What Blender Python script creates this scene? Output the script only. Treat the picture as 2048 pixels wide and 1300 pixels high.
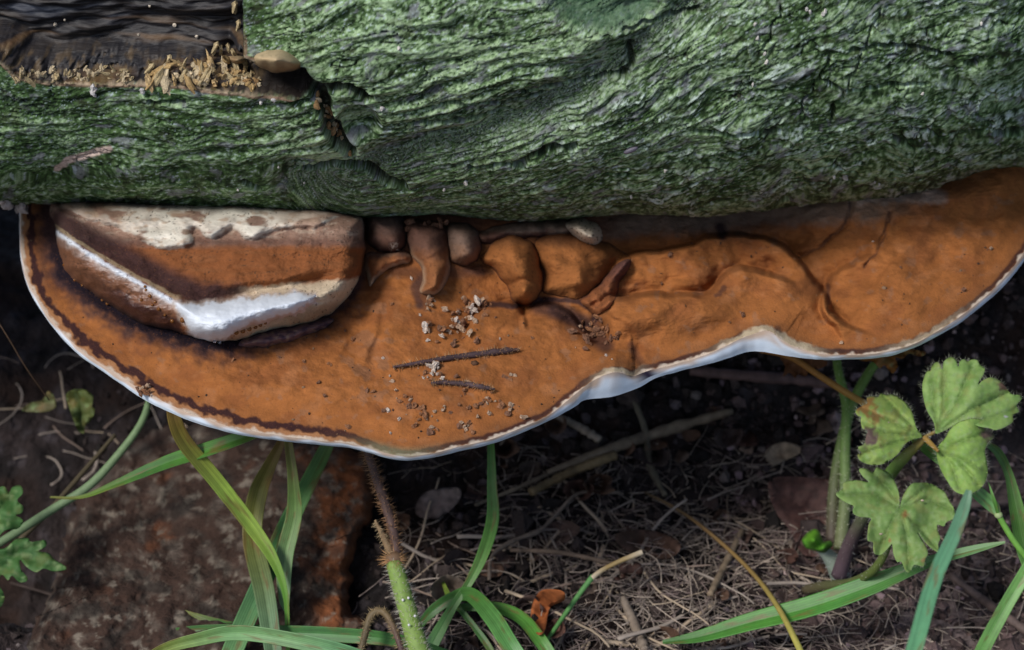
import bpy, bmesh, math, random
import numpy as np
from mathutils import Vector
from mathutils.geometry import delaunay_2d_cdt

for o in list(bpy.data.objects):
    bpy.data.objects.remove(o)
sc = bpy.context.scene
rng = np.random.default_rng(7)
random.seed(7)

# ------------------------------------------------------------------ camera (all lengths below in cm, S turns them into metres)
S = 0.01
D = 90.0
TH = math.radians(38)
HF = math.radians(28)
K = 2 * math.tan(HF / 2) / 2048.0
CAM = np.array([0.0, -D * math.cos(TH), D * math.sin(TH)])
FW = np.array([0, math.cos(TH), -math.sin(TH)])
UP = np.array([0, math.sin(TH), math.cos(TH)])
cd = bpy.data.cameras.new('camera')
cam = bpy.data.objects.new('camera', cd)
sc.collection.objects.link(cam)
cam.location = CAM * S
cam.rotation_euler = (math.pi / 2 - TH, 0, 0)
cd.sensor_width = 36
cd.lens = 18 / math.tan(HF / 2)
cd.clip_start = 0.01
cd.clip_end = 500
cd.dof.use_dof = True
cd.dof.focus_distance = 0.86
cd.dof.aperture_fstop = 11
sc.camera = cam

# ------------------------------------------------------------------ light: overcast woodland daylight
w = bpy.data.worlds.new('World')
sc.world = w
w.use_nodes = True
nt = w.node_tree
sky = nt.nodes.new('ShaderNodeTexSky')
sky.sky_type = 'NISHITA'
sky.sun_disc = False
SUN_EL, SUN_AZ = math.radians(52), math.radians(232)     # azimuth clockwise from +Y
sky.sun_elevation = SUN_EL
sky.sun_rotation = SUN_AZ
sky.air_density = 1.0
sky.dust_density = 2.0
sky.ozone_density = 1.0
nt.links.new(sky.outputs[0], nt.nodes['Background'].inputs[0])
nt.nodes['Background'].inputs[1].default_value = 0.065
sl = bpy.data.lights.new('sun', 'SUN')
sun = bpy.data.objects.new('sun', sl)
sc.collection.objects.link(sun)
sl.energy = 1.5
sl.angle = math.radians(14)
sl.color = (1.0, 0.97, 0.93)
sd_ = Vector((math.sin(SUN_AZ) * math.cos(SUN_EL), math.cos(SUN_AZ) * math.cos(SUN_EL), math.sin(SUN_EL)))
sun.rotation_euler = sd_.to_track_quat('Z', 'Y').to_euler()
sc.view_settings.view_transform = 'Standard'
sc.view_settings.look = 'None'
sc.view_settings.gamma = 1
sc.view_settings.use_curve_mapping = False
sc.view_settings.exposure = 0.95

# ------------------------------------------------------------------ helpers: pixels of the photo to rays, noise, distance
def P(px, py, z):
    px = np.asarray(px, float); py = np.asarray(py, float); z = np.asarray(z, float)
    a = (px - 1024) * K
    b = (650 - py) * K
    dy = FW[1] + UP[1] * b
    dz = FW[2] + UP[2] * b
    t = (z - CAM[2]) / dz
    return np.stack(np.broadcast_arrays(a * t, CAM[1] + dy * t, z + 0 * t), -1)

def proj(V):
    q = V - CAM
    d = q @ FW
    return 1024 + q[..., 0] / d / K, 650 - (q @ UP) / d / K, d

def _hash(ix, iy, seed):
    h = (ix.astype(np.int64) * 374761393 + iy.astype(np.int64) * 668265263 + seed * 974711) & 0xffffffff
    h = ((h ^ (h >> 13)) * 1274126177) & 0xffffffff
    h = ((h ^ (h >> 15)) * 2246822519) & 0xffffffff
    return (h ^ (h >> 16)) & 0xffffffff

def noise(x, y, seed=0):
    x = np.asarray(x, float); y = np.asarray(y, float)
    x, y = np.broadcast_arrays(x, y)
    ix = np.floor(x); iy = np.floor(y)
    fx = x - ix; fy = y - iy
    u = fx * fx * fx * (fx * (fx * 6 - 15) + 10)
    v = fy * fy * fy * (fy * (fy * 6 - 15) + 10)
    def g(i, j):
        a = _hash(ix + i, iy + j, seed) * (2 * math.pi / 4294967296.0)
        return np.cos(a) * (fx - i) + np.sin(a) * (fy - j)
    a = g(0, 0); b = g(1, 0); c = g(0, 1); d = g(1, 1)
    return ((a + (b - a) * u) * (1 - v) + (c + (d - c) * u) * v) * 1.5

def fbm(x, y, seed=0, o=4, gain=.5):
    r = 0; a = 1.0; f = 1.0
    for i in range(o):
        r = r + a * noise(x * f, y * f, seed + i * 17)
        a *= gain; f *= 2.03
    return r

def ss(a, b, x):
    t = np.clip((x - a) / (b - a), 0, 1)
    return t * t * (3 - 2 * t)

def mix(a, b, t):
    t = np.asarray(t)[..., None] if np.ndim(t) else t
    return np.asarray(a) * (1 - t) + np.asarray(b) * t

def polydist(px, py, pts, vals=None):
    """distance to an open polyline, with values interpolated along it"""
    best = np.full(np.shape(px), 1e9)
    out = np.zeros(np.shape(px))
    pts = np.asarray(pts, float)
    for i in range(len(pts) - 1):
        a, b = pts[i], pts[i + 1]
        e = b - a
        L = max(e @ e, 1e-9)
        t = np.clip(((px - a[0]) * e[0] + (py - a[1]) * e[1]) / L, 0, 1)
        d = np.hypot(px - a[0] - e[0] * t, py - a[1] - e[1] * t)
        m = d < best
        best = np.where(m, d, best)
        if vals is not None:
            out = np.where(m, vals[i] * (1 - t) + vals[i + 1] * t, out)
    return (best, out) if vals is not None else best

def sdpoly(px, py, pts):
    """signed distance to a closed polygon, positive inside"""
    pts = np.asarray(pts, float)
    d = polydist(px, py, np.vstack([pts, pts[:1]]))
    ins = np.zeros(np.shape(px), bool)
    n = len(pts)
    for i in range(n):
        x1, y1 = pts[i]; x2, y2 = pts[(i + 1) % n]
        if y1 == y2: continue
        c = ((y1 > py) != (y2 > py)) & (px < (x2 - x1) * (py - y1) / (y2 - y1) + x1)
        ins ^= c
    return np.where(ins, d, -d)

def smooth_line(pts, n, closed=False, per=None):
    """Catmull-Rom through pts (any dimension), n samples even in the first two coordinates"""
    p = np.asarray(pts, float)
    if closed:
        p = np.vstack([p[-1:], p, p[:2]])
    else:
        p = np.vstack([2 * p[0] - p[1], p, 2 * p[-1] - p[-2]])
    res = []
    m = per or 24
    for i in range(1, len(p) - 2):
        t = np.linspace(0, 1, m, endpoint=False)[:, None]
        a, b, c, d = p[i - 1], p[i], p[i + 1], p[i + 2]
        res.append(.5 * (2 * b + (c - a) * t + (2 * a - 5 * b + 4 * c - d) * t * t + (3 * b - a - 3 * c + d) * t ** 3))
    res = np.vstack(res + [p[-2][None]])
    L = np.concatenate([[0], np.cumsum(np.linalg.norm(np.diff(res[:, :2], axis=0), axis=1) + 1e-9)])
    s = np.linspace(0, L[-1], n, endpoint=not closed)
    return np.stack([np.interp(s, L, res[:, k]) for k in range(p.shape[1])], -1)

# ------------------------------------------------------------------ helpers: objects
BASE = {}
def link(o, parent=None):
    sc.collection.objects.link(o)
    if parent is not None:
        o.parent = parent
    return o

def tag(o, label=None, cat=None, group=None, kind=None):
    if label: o['label'] = label
    if cat: o['category'] = cat
    if group: o['group'] = group
    if kind: o['kind'] = kind
    return o

def empty(name, loc, label=None, cat=None, group=None):
    o = bpy.data.objects.new(name, None)
    o.empty_display_size = 0.01
    link(o)
    o.location = np.asarray(loc, float) * S
    BASE[o.name] = np.asarray(loc, float)
    return tag(o, label, cat, group)

def mesh_data(name, V, F, cols=None, smooth=True, uv=None):
    me = bpy.data.meshes.new(name)
    V = np.asarray(V, float)
    if isinstance(F, np.ndarray):
        n, k = F.shape
        me.vertices.add(len(V)); me.vertices.foreach_set('co', (V * S).astype(np.float32).ravel())
        me.loops.add(n * k); me.loops.foreach_set('vertex_index', F.astype(np.int32).ravel())
        me.polygons.add(n)
        me.polygons.foreach_set('loop_start', np.arange(0, n * k, k, dtype=np.int32))
        me.update(calc_edges=True)
    else:
        me.from_pydata((V * S).tolist(), [], [list(map(int, f)) for f in F])
        me.update()
    me.polygons.foreach_set('use_smooth', np.full(len(me.polygons), smooth))
    if cols is not None:
        a = me.color_attributes.new('Col', 'FLOAT_COLOR', 'POINT')
        c = np.ones((len(V), 4), np.float32)
        c[:, :3] = np.clip(cols, 0.003, 0.95)
        a.data.foreach_set('color', c.ravel())
    if uv is not None:
        a = me.attributes.new('flow', 'FLOAT_VECTOR', 'POINT')
        u = np.zeros((len(V), 3), np.float32); u[:, :uv.shape[1]] = uv
        a.data.foreach_set('vector', u.ravel())
    return me

def root_of(o):
    while o.parent is not None:
        o = o.parent
    return o

def obj(name, V, F, mat, parent=None, cols=None, smooth=True, base=None, uv=None):
    V = np.asarray(V, float)
    if parent is not None:
        b = BASE[root_of(parent).name]
    else:
        b = np.asarray(base, float) if base is not None else np.array([V[:, 0].mean(), V[:, 1].mean(), V[:, 2].min()])
    me = mesh_data(name, V - b, F, cols, smooth, uv)
    if mat: me.materials.append(mat)
    o = bpy.data.objects.new(name, me)
    link(o, parent)
    if parent is None:
        o.location = b * S
        BASE[o.name] = b
    return o

def grid_faces(r, c, close=False):
    i = np.arange(r - 1)[:, None] * c
    j = np.arange(c if close else c - 1)[None, :]
    j2 = (j + 1) % c
    return np.stack([i + j, i + j2, i + c + j2, i + c + j], -1).reshape(-1, 4)

def join(parts):
    """parts: list of (V, F, cols)"""
    Vs, Fs, Cs, n = [], [], [], 0
    for V, F, c in parts:
        Vs.append(V); Fs.append(np.asarray(F) + n); n += len(V)
        if c is not None: Cs.append(np.broadcast_to(c, (len(V), 3)))
    return np.vstack(Vs), np.vstack(Fs), (np.vstack(Cs) if Cs else None)

# ------------------------------------------------------------------ materials
def newmat(name):
    m = bpy.data.materials.new(name)
    m.use_nodes = True
    return m, m.node_tree.nodes, m.node_tree.links, m.node_tree.nodes['Principled BSDF']

def vmat(name, rough=.8, spec=.3, var=.35, vscale=300, bump=.3, bscale=900, bdist=.0004, color=None, trans=0, second=None, attr='pos', stretch=None, sss=0):
    """material: colour from the mesh (or one colour), broken up by two noises, with a fine bump"""
    m, N, L, bs = newmat(name)
    if color is None:
        src = N.new('ShaderNodeAttribute'); src.attribute_name = 'Col'; col = src.outputs['Color']
    else:
        src = N.new('ShaderNodeRGB'); src.outputs[0].default_value = (*color, 1); col = src.outputs[0]
    if attr == 'flow':
        co = N.new('ShaderNodeAttribute'); co.attribute_name = 'flow'; cv = co.outputs['Vector']
    else:
        co = N.new('ShaderNodeTexCoord'); cv = co.outputs['Object']
    if stretch:
        mp = N.new('ShaderNodeMapping'); mp.inputs['Scale'].default_value = stretch
        L.new(cv, mp.inputs[0]); cv = mp.outputs[0]
    oi = N.new('ShaderNodeObjectInfo')
    ad = N.new('ShaderNodeVectorMath'); ad.operation = 'ADD'
    L.new(cv, ad.inputs[0]); L.new(oi.outputs['Random'], ad.inputs[1])
    cv = ad.outputs[0]
    n1 = N.new('ShaderNodeTexNoise'); n1.inputs['Scale'].default_value = vscale; n1.inputs['Detail'].default_value = 6; n1.inputs['Roughness'].default_value = .65
    L.new(cv, n1.inputs['Vector'])
    mr = N.new('ShaderNodeMapRange'); mr.inputs['From Min'].default_value = .25; mr.inputs['From Max'].default_value = .75
    mr.inputs['To Min'].default_value = 1 - var; mr.inputs['To Max'].default_value = 1 + var
    L.new(n1.outputs[0], mr.inputs[0])
    mu = N.new('ShaderNodeVectorMath'); mu.operation = 'SCALE'
    L.new(col, mu.inputs[0]); L.new(mr.outputs[0], mu.inputs['Scale'])
    out = mu.outputs[0]
    if second:
        c2, sc2, lo, hi = second
        n3 = N.new('ShaderNodeTexNoise'); n3.inputs['Scale'].default_value = sc2; n3.inputs['Detail'].default_value = 5
        L.new(cv, n3.inputs['Vector'])
        r3 = N.new('ShaderNodeMapRange'); r3.inputs['From Min'].default_value = lo; r3.inputs['From Max'].default_value = hi
        L.new(n3.outputs[0], r3.inputs[0])
        mx = N.new('ShaderNodeMix'); mx.data_type = 'RGBA'
        L.new(r3.outputs[0], mx.inputs['Factor']); L.new(out, mx.inputs['A']); mx.inputs['B'].default_value = (*c2, 1)
        out = mx.outputs['Result']
    L.new(out, bs.inputs['Base Color'])
    bs.inputs['Roughness'].default_value = rough
    bs.inputs['Specular IOR Level'].default_value = spec
    if sss:
        bs.inputs['Subsurface Weight'].default_value = sss
        bs.inputs['Subsurface Radius'].default_value = (.004, .003, .002)
        bs.inputs['Subsurface Scale'].default_value = .5
    n2 = N.new('ShaderNodeTexNoise'); n2.inputs['Scale'].default_value = bscale; n2.inputs['Detail'].default_value = 4
    L.new(cv, n2.inputs['Vector'])
    bp = N.new('ShaderNodeBump'); bp.inputs['Strength'].default_value = bump; bp.inputs['Distance'].default_value = bdist
    L.new(n2.outputs[0], bp.inputs['Height']); L.new(bp.outputs[0], bs.inputs['Normal'])
    if trans:
        tr = N.new('ShaderNodeBsdfTranslucent'); L.new(out, tr.inputs[0]); L.new(bp.outputs[0], tr.inputs['Normal'])
        ms = N.new('ShaderNodeMixShader'); ms.inputs[0].default_value = trans
        L.new(bs.outputs[0], ms.inputs[1]); L.new(tr.outputs[0], ms.inputs[2])
        L.new(ms.outputs[0], N['Material Output'].inputs[0])
    return m

M = {}
M['bark'] = vmat('bark', .92, .12, .45, 520, .35, 1300, .0005, second=((.02, .022, .016), 420, .60, .80))
M['wood'] = vmat('old_wood', .6, .4, .5, 160, .6, 500, .001, stretch=(.25, 1, 1))
M['crumb_wood'] = vmat('rotten_wood', .9, .2, .4, 300, .8, 700, .0008)
M['cap'] = vmat('spore_dusted_cap', .95, .10, .20, 190, .6, 1100, .0005, second=((.16, .065, .03), 1300, .60, .78))
M['flesh'] = vmat('fungus_flesh', .7, .3, .16, 220, .3, 1300, .0003)
M['white'] = vmat('white_margin', .95, .1, .06, 250, .35, 1500, .0002)
M['pore'] = vmat('pore_layer', .85, .2, .06, 250, .4, 2500, .0002)
M['velvet'] = vmat('wet_velvet', .45, .5, .35, 250, .5, 1000, .0004)
M['soil'] = vmat('soil', .9, .25, .55, 120, .9, 260, .004)
M['blade'] = vmat('grass', .45, .4, .15, 200, .25, 900, .0002, trans=.25)
M['leaf'] = vmat('leaf', .6, .3, .10, 500, .35, 1600, .0003, trans=.3)
M['deadleaf'] = vmat('dead_leaf', .7, .3, .4, 150, .5, 500, .0006, trans=.08)
M['straw'] = vmat('straw', .7, .3, .45, 200, .4, 900, .0003)
M['stem'] = vmat('stem', .6, .3, .2, 300, .3, 900, .0002)
M['hair'] = vmat('hair', .6, .3, .1, 300, 0, 900, .0001)
M['slab'] = vmat('decayed_slab', .9, .15, .4, 140, .8, 420, .0015)
m, N_, L_, bs = newmat('amber_drop')
bs.inputs['Base Color'].default_value = (.30, .12, .03, 1); bs.inputs['Roughness'].default_value = .08
bs.inputs['Transmission Weight'].default_value = .5; bs.inputs['IOR'].default_value = 1.34
M['drop'] = m
m, N_, L_, bs = newmat('clear_drop')
bs.inputs['Base Color'].default_value = (.9, .9, .95, 1); bs.inputs['Roughness'].default_value = .03
bs.inputs['Transmission Weight'].default_value = .9; bs.inputs['IOR'].default_value = 1.33
M['cleardrop'] = m

# ------------------------------------------------------------------ ground
def gz(x, y):
    z = -15 + 8.5 * ss(4, 24, y) - .8 * ss(-3, -14, y)
    z = z - 8 * ss(-9, -19, x) * ss(-5, 5, y) * ss(-45, -34, x)
    z = z + .9 * fbm(x / 9, y / 9, 3, 3) + .45 * fbm(x / 2.6, y / 2.6, 5, 3)
    far = ss(30, 80, np.hypot(x, y - 3))
    return z * (1 - far) - 15.5 * far

def on_ground(px, py, lift=0.0):
    z = np.full(np.shape(px), -15.0)
    for _ in range(14):
        q = P(px, py, z)
        z = .4 * z + .6 * (gz(q[..., 0], q[..., 1]) + lift)
    return P(px, py, z)

def spread(lo, hi, step, far):
    a = np.arange(lo, hi + step, step)
    g = np.cumsum(step * 1.35 ** np.arange(1, 40)); g = np.append(g[g < far], far)
    return np.concatenate([lo - g[::-1], a, hi + g])

gx = spread(-34, 34, .24, 6000.); gy = spread(-14, 34, .24, 6000.)
X, Y = np.meshgrid(gx, gy)
Zg = gz(X, Y)
sx_, sy_, _d = proj(np.stack([X, Y, Zg], -1)); lightsoil = ss(1640, 1800, sx_ + 60 * noise(X / 3, Y / 3, 51)) * ss(860, 1000, sy_) * (_d > 0)
near = ss(60, 34, np.hypot(X, Y - 6))
cl = fbm(X / .9, Y / .9, 8, 3)
Zg = Zg + near * (+.30 * np.abs(cl) + .14 * fbm(X / .45, Y / .45, 4, 2))
t = ss(-.5, .6, fbm(X / 3, Y / 3, 21, 4))
col = mix((.008, .006, .006), (.028, .020, .019), t)
col = mix(col, (.055, .046, .05), ss(.25, .7, fbm(X / 1.1, Y / 1.1, 31, 3)) * .7)
col = mix(col, (.022, .012, .009), ss(.1, .6, fbm(X / 5, Y / 5, 41, 3)))
col = mix(col, mix((.085, .062, .058), (.17, .13, .125), ss(-.4, .6, fbm(X / 1.2, Y / 1.2, 61, 4))), lightsoil * .8)
V = np.stack([X, Y, Zg], -1).reshape(-1, 3)
g = obj('ground', V, grid_faces(len(gy), len(gx)), M['soil'], cols=col.reshape(-1, 3), base=(0, 0, -15))
tag(g, kind='structure')

# ------------------------------------------------------------------ the log
limb = np.array([(-500, 405), (-100, 412), (0, 424), (100, 424), (200, 418), (330, 432), (500, 440), (740, 448), (900, 446), (1190, 440), (1440, 430), (1560, 420),
                 (1700, 404), (1800, 398), (1880, 392), (1950, 372), (2048, 340), (2200, 318), (2600, 300)], float)
def limb_y(px):
    return np.interp(px, limb[:, 0], limb[:, 1])
def log_axis(x):
    px = 1024 + x / (K * 94.0)
    R = 13.5 + 1.5 * ss(900, 1500, px) - 1.5 * ss(1700, 2100, px)
    ly = limb_y(px) - 7
    q = P(px, ly, 1.1 + 0 * px)
    b = (650 - ly) * K
    r = np.stack([FW[1] + UP[1] * b, FW[2] + UP[2] * b], -1)
    r /= np.linalg.norm(r, axis=1)[:, None]
    n = np.stack([r[:, 1], -r[:, 0]], -1)          # points down and towards the camera
    c = q[:, 1:] - R[:, None] * n
    return R, c
xs = np.concatenate([np.linspace(-75, -28, 30, endpoint=False), np.arange(-28, 28, .052), np.linspace(28, 75, 30)])
dx = np.arange(-75, 75.01, .25)
Rr, Cc = log_axis(dx)
ker = np.exp(-np.linspace(-2.5, 2.5, 9) ** 2); ker /= ker.sum()
sm = lambda a: np.convolve(np.pad(a, 4, mode='edge'), ker, 'valid')
Rr = sm(Rr); Cc = np.stack([sm(Cc[:, 0]), sm(Cc[:, 1])], -1)
Rx = np.interp(xs, dx, Rr); Cy = np.interp(xs, dx, Cc[:, 0]); Cz = np.interp(xs, dx, Cc[:, 1])
ph = np.radians(np.concatenate([np.arange(-70, 62, .22), np.linspace(62, 290, 80)[1:]]))
PH, XX = np.meshgrid(ph, xs, indexing='ij')
nrm = np.stack([0 * XX, -np.cos(PH), np.sin(PH)], -1)
base = np.stack([XX, Cy + Rx * nrm[..., 1], Cz + Rx * nrm[..., 2]], -1)
px, py, dp = proj(base)
front = ss(math.radians(85), math.radians(61), PH)
# flow of the bark: lines follow the valley between the upper bulge and the right hand flare
vx = [-900, 0, 600, 720, 900, 1050, 1180, 1300, 1400, 1560, 1750, 2048, 2600]
vy = [360, 350, 350, 335, 292, 240, 168, 80, 0, -110, -230, -330, -420]
yv = np.interp(px, vx, vy)
ly = limb_y(px) + 20
below = (py - yv) / np.maximum(ly - yv, 40) * 430
above = py + .20 * np.maximum(px - 480, 0) + 30 * noise(px / 300, py / 200, 2)
left = ss(720, 560, px)
wv = ss(-18, 18, py - yv + 12 * noise(px / 60, py / 60, 77))
fv = above * (1 - wv) + (below * (1 - left) + py * left) * wv
fv = fv + 14 * noise(px / 170, py / 90, 12) + 5 * noise(px / 50, py / 40, 13)
fu = px + 18 * noise(px / 120, py / 70, 14)
# relief
bulge = ss(480, 620, px) * (1 - wv)
scal = wv * ss(760, 1300, px)
p1 = noise(fu / 110, fv / 17, 51) + .5 * noise(fu / 45, fv / 9, 52)
phs = fv / 22 + 1.15 * noise(fu / 85, fv / 45, 54) + .42 * noise(fu / 34, fv / 24, 55) + .13 * noise(fu / 13, fv / 9, 56)
row = np.floor(phs); saw = phs - row
ampl = np.clip(.40 + 1.0 * noise(fu / 60 + row * 7.31, row * 3.17, 57), .03, 1.1)
lip = ampl * saw ** 1.6 * (1 - ss(.90, 1.0, saw))
d = .14 * lip * (.22 + .85 * scal)
longr = noise(fu / 190, fv / 26, 61) + .5 * noise(fu / 80, fv / 12, 62)
ridged = 1 - 2 * np.abs(noise(fu / 210, fv / 34, 63))
d = d + .11 * longr * (.5 + .6 * bulge) + .10 * ridged * bulge + .06 * p1
fine = fbm(fu / 17, fv / 8, 71, 4, .6)
d = d + .026 * fine
micro = noise(fu / 5.2, fv / 3.8, 81) + .6 * noise(fu / 2.9, fv / 2.6, 82)
d = d + .010 * micro
net1 = ss(.055, .0, np.abs(noise(fu / 95, fv / 15, 151))) * ss(-.05, .35, noise(fu / 130, fv / 50, 152))
net2 = ss(.08, .0, np.abs(noise(fu / 38, fv / 10, 153))) * ss(.0, .4, noise(fu / 80, fv / 40, 154))
net = np.clip(np.maximum(net1, .8 * net2) * (.6 + .6 * ss(-.3, .3, noise(px / 90, py / 60, 155))), 0, 1)
d = d - .15 * net
# large forms
vd = polydist(px, py, np.stack([vx, vy], -1)[2:9])
d = d - .65 * np.exp(-(vd / 48) ** 2) + .5 * np.exp(-((px - 800) / 330) ** 2 - ((py - 90) / 140) ** 2)
d = d + .35 * noise(px / 260, py / 130, 91)
knot = np.hypot((px - 1210) / 115, (py + 10) / 70)
d = d - .7 * ss(1.1, .6, knot) + .12 * np.exp(-((knot - 1.12) / .12) ** 2)
knot2 = np.hypot((px - 715) / 48, (py - 245) / 42)
d = d - .75 * ss(1.1, .55, knot2)
cracks = [([(590, 135), (640, 168), (700, 164), (735, 188)], 10, 1.1), ([(600, 140), (648, 190), (658, 245), (680, 285), (704, 308)], 13, .9),
          ([(615, 348), (672, 334), (735, 346), (772, 368), (806, 376)], 9, 1.1), ([(1050, 186), (1150, 168), (1245, 158)], 4, .7),
          ([(1035, 332), (1095, 298), (1152, 290)], 7, .8), ([(880, 205), (1000, 212), (1090, 196)], 4, .4), ([(830, 250), (920, 246), (1020, 232)], 4, .4),
          ([(940, 340), (1010, 330), (1045, 338)], 3, .4), ([(300, 205), (365, 203)], 4, .4), ([(185, 378), (215, 384)], 5, .4), ([(490, 365), (520, 380)], 5, .5),
          ([(1250, 60), (1330, 40), (1400, 30)], 5, .4), ([(1260, 90), (1265, 140), (1245, 160)], 7, .5), ([(1530, 95), (1565, 15)], 2.5, .25),
          ([(1600, 230), (1660, 105)], 2.5, .25), ([(1660, 240), (1760, 20)], 2.5, .25), ([(1700, 95), (1780, 88), (1830, 96), (1900, 112)], 4, .35),
          ([(1625, 162), (1650, 158), (1690, 178), (1760, 168), (1850, 165)], 4, .35), ([(1390, 262), (1470, 268), (1560, 262)], 4, .3), ([(1940, 130), (1965, 122)], 9, .4), ([(1990, 268), (2048, 262)], 6, .5), ([(1550, 405), (1575, 395)], 4, .3)]
crk = np.zeros_like(d)
jit = 7 * noise(px / 22, py / 22, 95)
for pl, wd, dep in cracks:
    q = polydist(px + jit, py + jit * .6, pl)
    f = ss(wd * 1.25, wd * .35, q)
    crk = np.maximum(crk, f * dep)
d = d - crk
# the torn-open hollow at the upper left
hole = [(-1200, -1500), (484, -1500), (486, 60), (489, 112), (545, 128), (606, 148), (625, 172), (600, 186), (520, 183), (420, 176), (330, 168), (200, 166), (90, 162), (30, 152), (12, 132), (-10, 118), (-1200, 90)]
hs = sdpoly(px + .35 * jit, py + .35 * jit, hole)
hm = ss(-1, 9, hs)
_w = 14 * noise(px / 150, py / 60, 107)
grain = noise(px / 230, (py + _w) / 13, 101) + .6 * fbm(px / 70, (py + _w) / 7, 102, 3) + .5 * noise(px / 400, py / 28, 103)
ledge = ss(42, 8, hs) * ss(70, 115, py)
hold = -2.1 + .07 * grain + .12 * noise(px / 130, py / 45, 106) + .5 * fbm(px / 160, py / 60, 104, 3) + 1.55 * ledge + ledge * .3 * fbm(px / 14, py / 10, 105, 3) - 1.0 * ss(90, 30, np.hypot((px - 590) / 1.6, py - 165))
d = d * (1 - hm) + hold * hm
d = d * front + (1 - front) * .2 * fbm(XX / 5, PH * 4, 5, 3)
# colour of the bark: algae on bark
na = fbm(fu / 30, fv / 14, 111, 4, .6); nb = fbm(px / 120, py / 80, 112, 3); nc = fbm(fu / 15, fv / 6, 113, 3, .7)
nf = noise(fu / 8, fv / 3.0, 118) + .6 * noise(fu / 3.5, fv / 2.1, 119) + .55 * noise(fu / 34, fv / 2.4, 120)
hgt = fine * .35 + p1 * .25 + nc * .55 + .45 * longr * (1 - .6 * scal) + .30 * nf
green_d, green_m, green_l = np.array((.016, .030, .013)), np.array((.074, .142, .044)), np.array((.36, .49, .28))
col = mix(green_d, green_m, ss(-.85, .2, hgt + .3 * nb))
col = mix(col, green_l, ss(-.1, .95, hgt + .35 * nb + .32 * bulge + .2 * scal))
col = mix(col, (.56, .66, .60), ss(.40, .75, saw) * ss(.97, .9, saw) * np.clip(ampl * 1.3 - .25, 0, 1) * (.15 + .7 * scal) * ss(-.7, .6, nf + nc))
col = mix(col, (.20, .205, .225), ss(.2, .8, fbm(fu / 45, fv / 22, 114, 4, .6) - .1 + .25 * nf) * .75)
col = mix(col, (.44, .52, .58), ss(.5, 1.1, nf + .5 * nc) * .6)
col = mix(col, (.045, .032, .022), ss(.92, .99, saw) * np.clip(ampl, 0, 1) * (.3 + .5 * scal))
col = mix(col, (.014, .012, .011), net * .9)
brown = .6 * ss(70, 8, limb_y(px) - py) * ss(500, 1300, px) * .6 + .35 * ss(.3, .7, fbm(px / 60, py / 25, 115, 3))
col = mix(col, (.048, .042, .026), np.clip(brown, 0, .8))
col = mix(col, (.17, .19, .18), .6 * np.exp(-(vd / 55) ** 2) * ss(-.3, .5, nc))
col = mix(col, (.025, .02, .017), np.clip(crk * 1.6, 0, 1) * .85)
col = mix(col, (.045, .09, .055), ss(1.1, .8, knot) * .8)
pale = polydist(px + 5 * noise(px / 12, py / 12, 5), py, [(115, 335), (135, 318), (165, 312), (185, 306), (218, 298)])
col = mix(col, (.55, .42, .36), ss(9, 4, pale))
col = mix(col, (.20, .13, .09), ss(5, 1, np.abs(hs + 4)) * ss(40, 100, py) * (px < 600))
wood = mix((.007, .006, .008), (.024, .019, .017), ss(-.4, .7, grain))
wood = mix(wood, (.022, .032, .055), ss(.1, .8, noise(px / 140, py / 22, 121) + .2) * ss(110, 20, py) * .7)
wood = mix(wood, (.09, .05, .022), ss(.2, .8, noise(px / 200, py / 13, 122)) * ss(60, 115, py))
wood = mix(wood, (.10, .065, .03), ledge * ss(.0, .5, fbm(px / 20, py / 12, 123, 3)) * (px < 560) * .9)
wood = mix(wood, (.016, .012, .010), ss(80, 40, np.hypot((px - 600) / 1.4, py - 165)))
col = mix(col, wood, ss(-2, 1, hs))
col = mix(col, (.42, .32, .22), ss(4, 1.5, np.abs(hs + 2 + jit * .2)) * ss(95, 125, py) * ss(570, 470, px) * ss(-.6, .3, fbm(px / 12, py / 9, 126, 3)) * .8)
Vl = base + nrm * d[..., None]
LOGD = d
fc = grid_faces(len(ph), len(xs))
nx_ = len(xs)
lbl = (hs > 2).reshape(-1)
fh = lbl[fc].sum(1) >= 3
log = empty('fallen_log', (0, 16, -8), 'large fallen log coated in green algae, with the orange bracket fungus growing from it', 'log')
uv = np.stack([fu / 90, fv / 40, 0 * fu], -1).reshape(-1, 3)
Vf = Vl.reshape(-1, 3); cf = col.reshape(-1, 3)
def sub(faces):
    ids, inv = np.unique(faces, return_inverse=True)
    return ids, inv.reshape(faces.shape)
for nm, fs, mt in (('bark', fc[~fh], M['bark']), ('exposed_wood', fc[fh], M['wood'])):
    ids, f2 = sub(fs)
    obj(nm, Vf[ids], f2, mt, log, cols=cf[ids])
for s in (0, -1):      # sawn ends, far outside the picture
    ring = Vl[:, s]
    V = np.vstack([ring, ring.mean(0)])
    n = len(ring)
    obj('end_grain', V, np.array([[i, (i + 1) % n, n] for i in range(n)]), M['wood'], log, cols=np.full((n + 1, 3), .1))

# nearest log surface under a pixel
_sel = np.where((np.abs(px) < 2600).reshape(-1) & (py < 470).reshape(-1) & (front > .99).reshape(-1))[0]
_lpx, _lpy, _ = proj(Vf[_sel])
def log_at(x, y, lift=0.0):
    k = _sel[np.argmin((_lpx - x) ** 2 + (_lpy - y) ** 2)]
    return Vf[k] + nrm.reshape(-1, 3)[k] * lift

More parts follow.
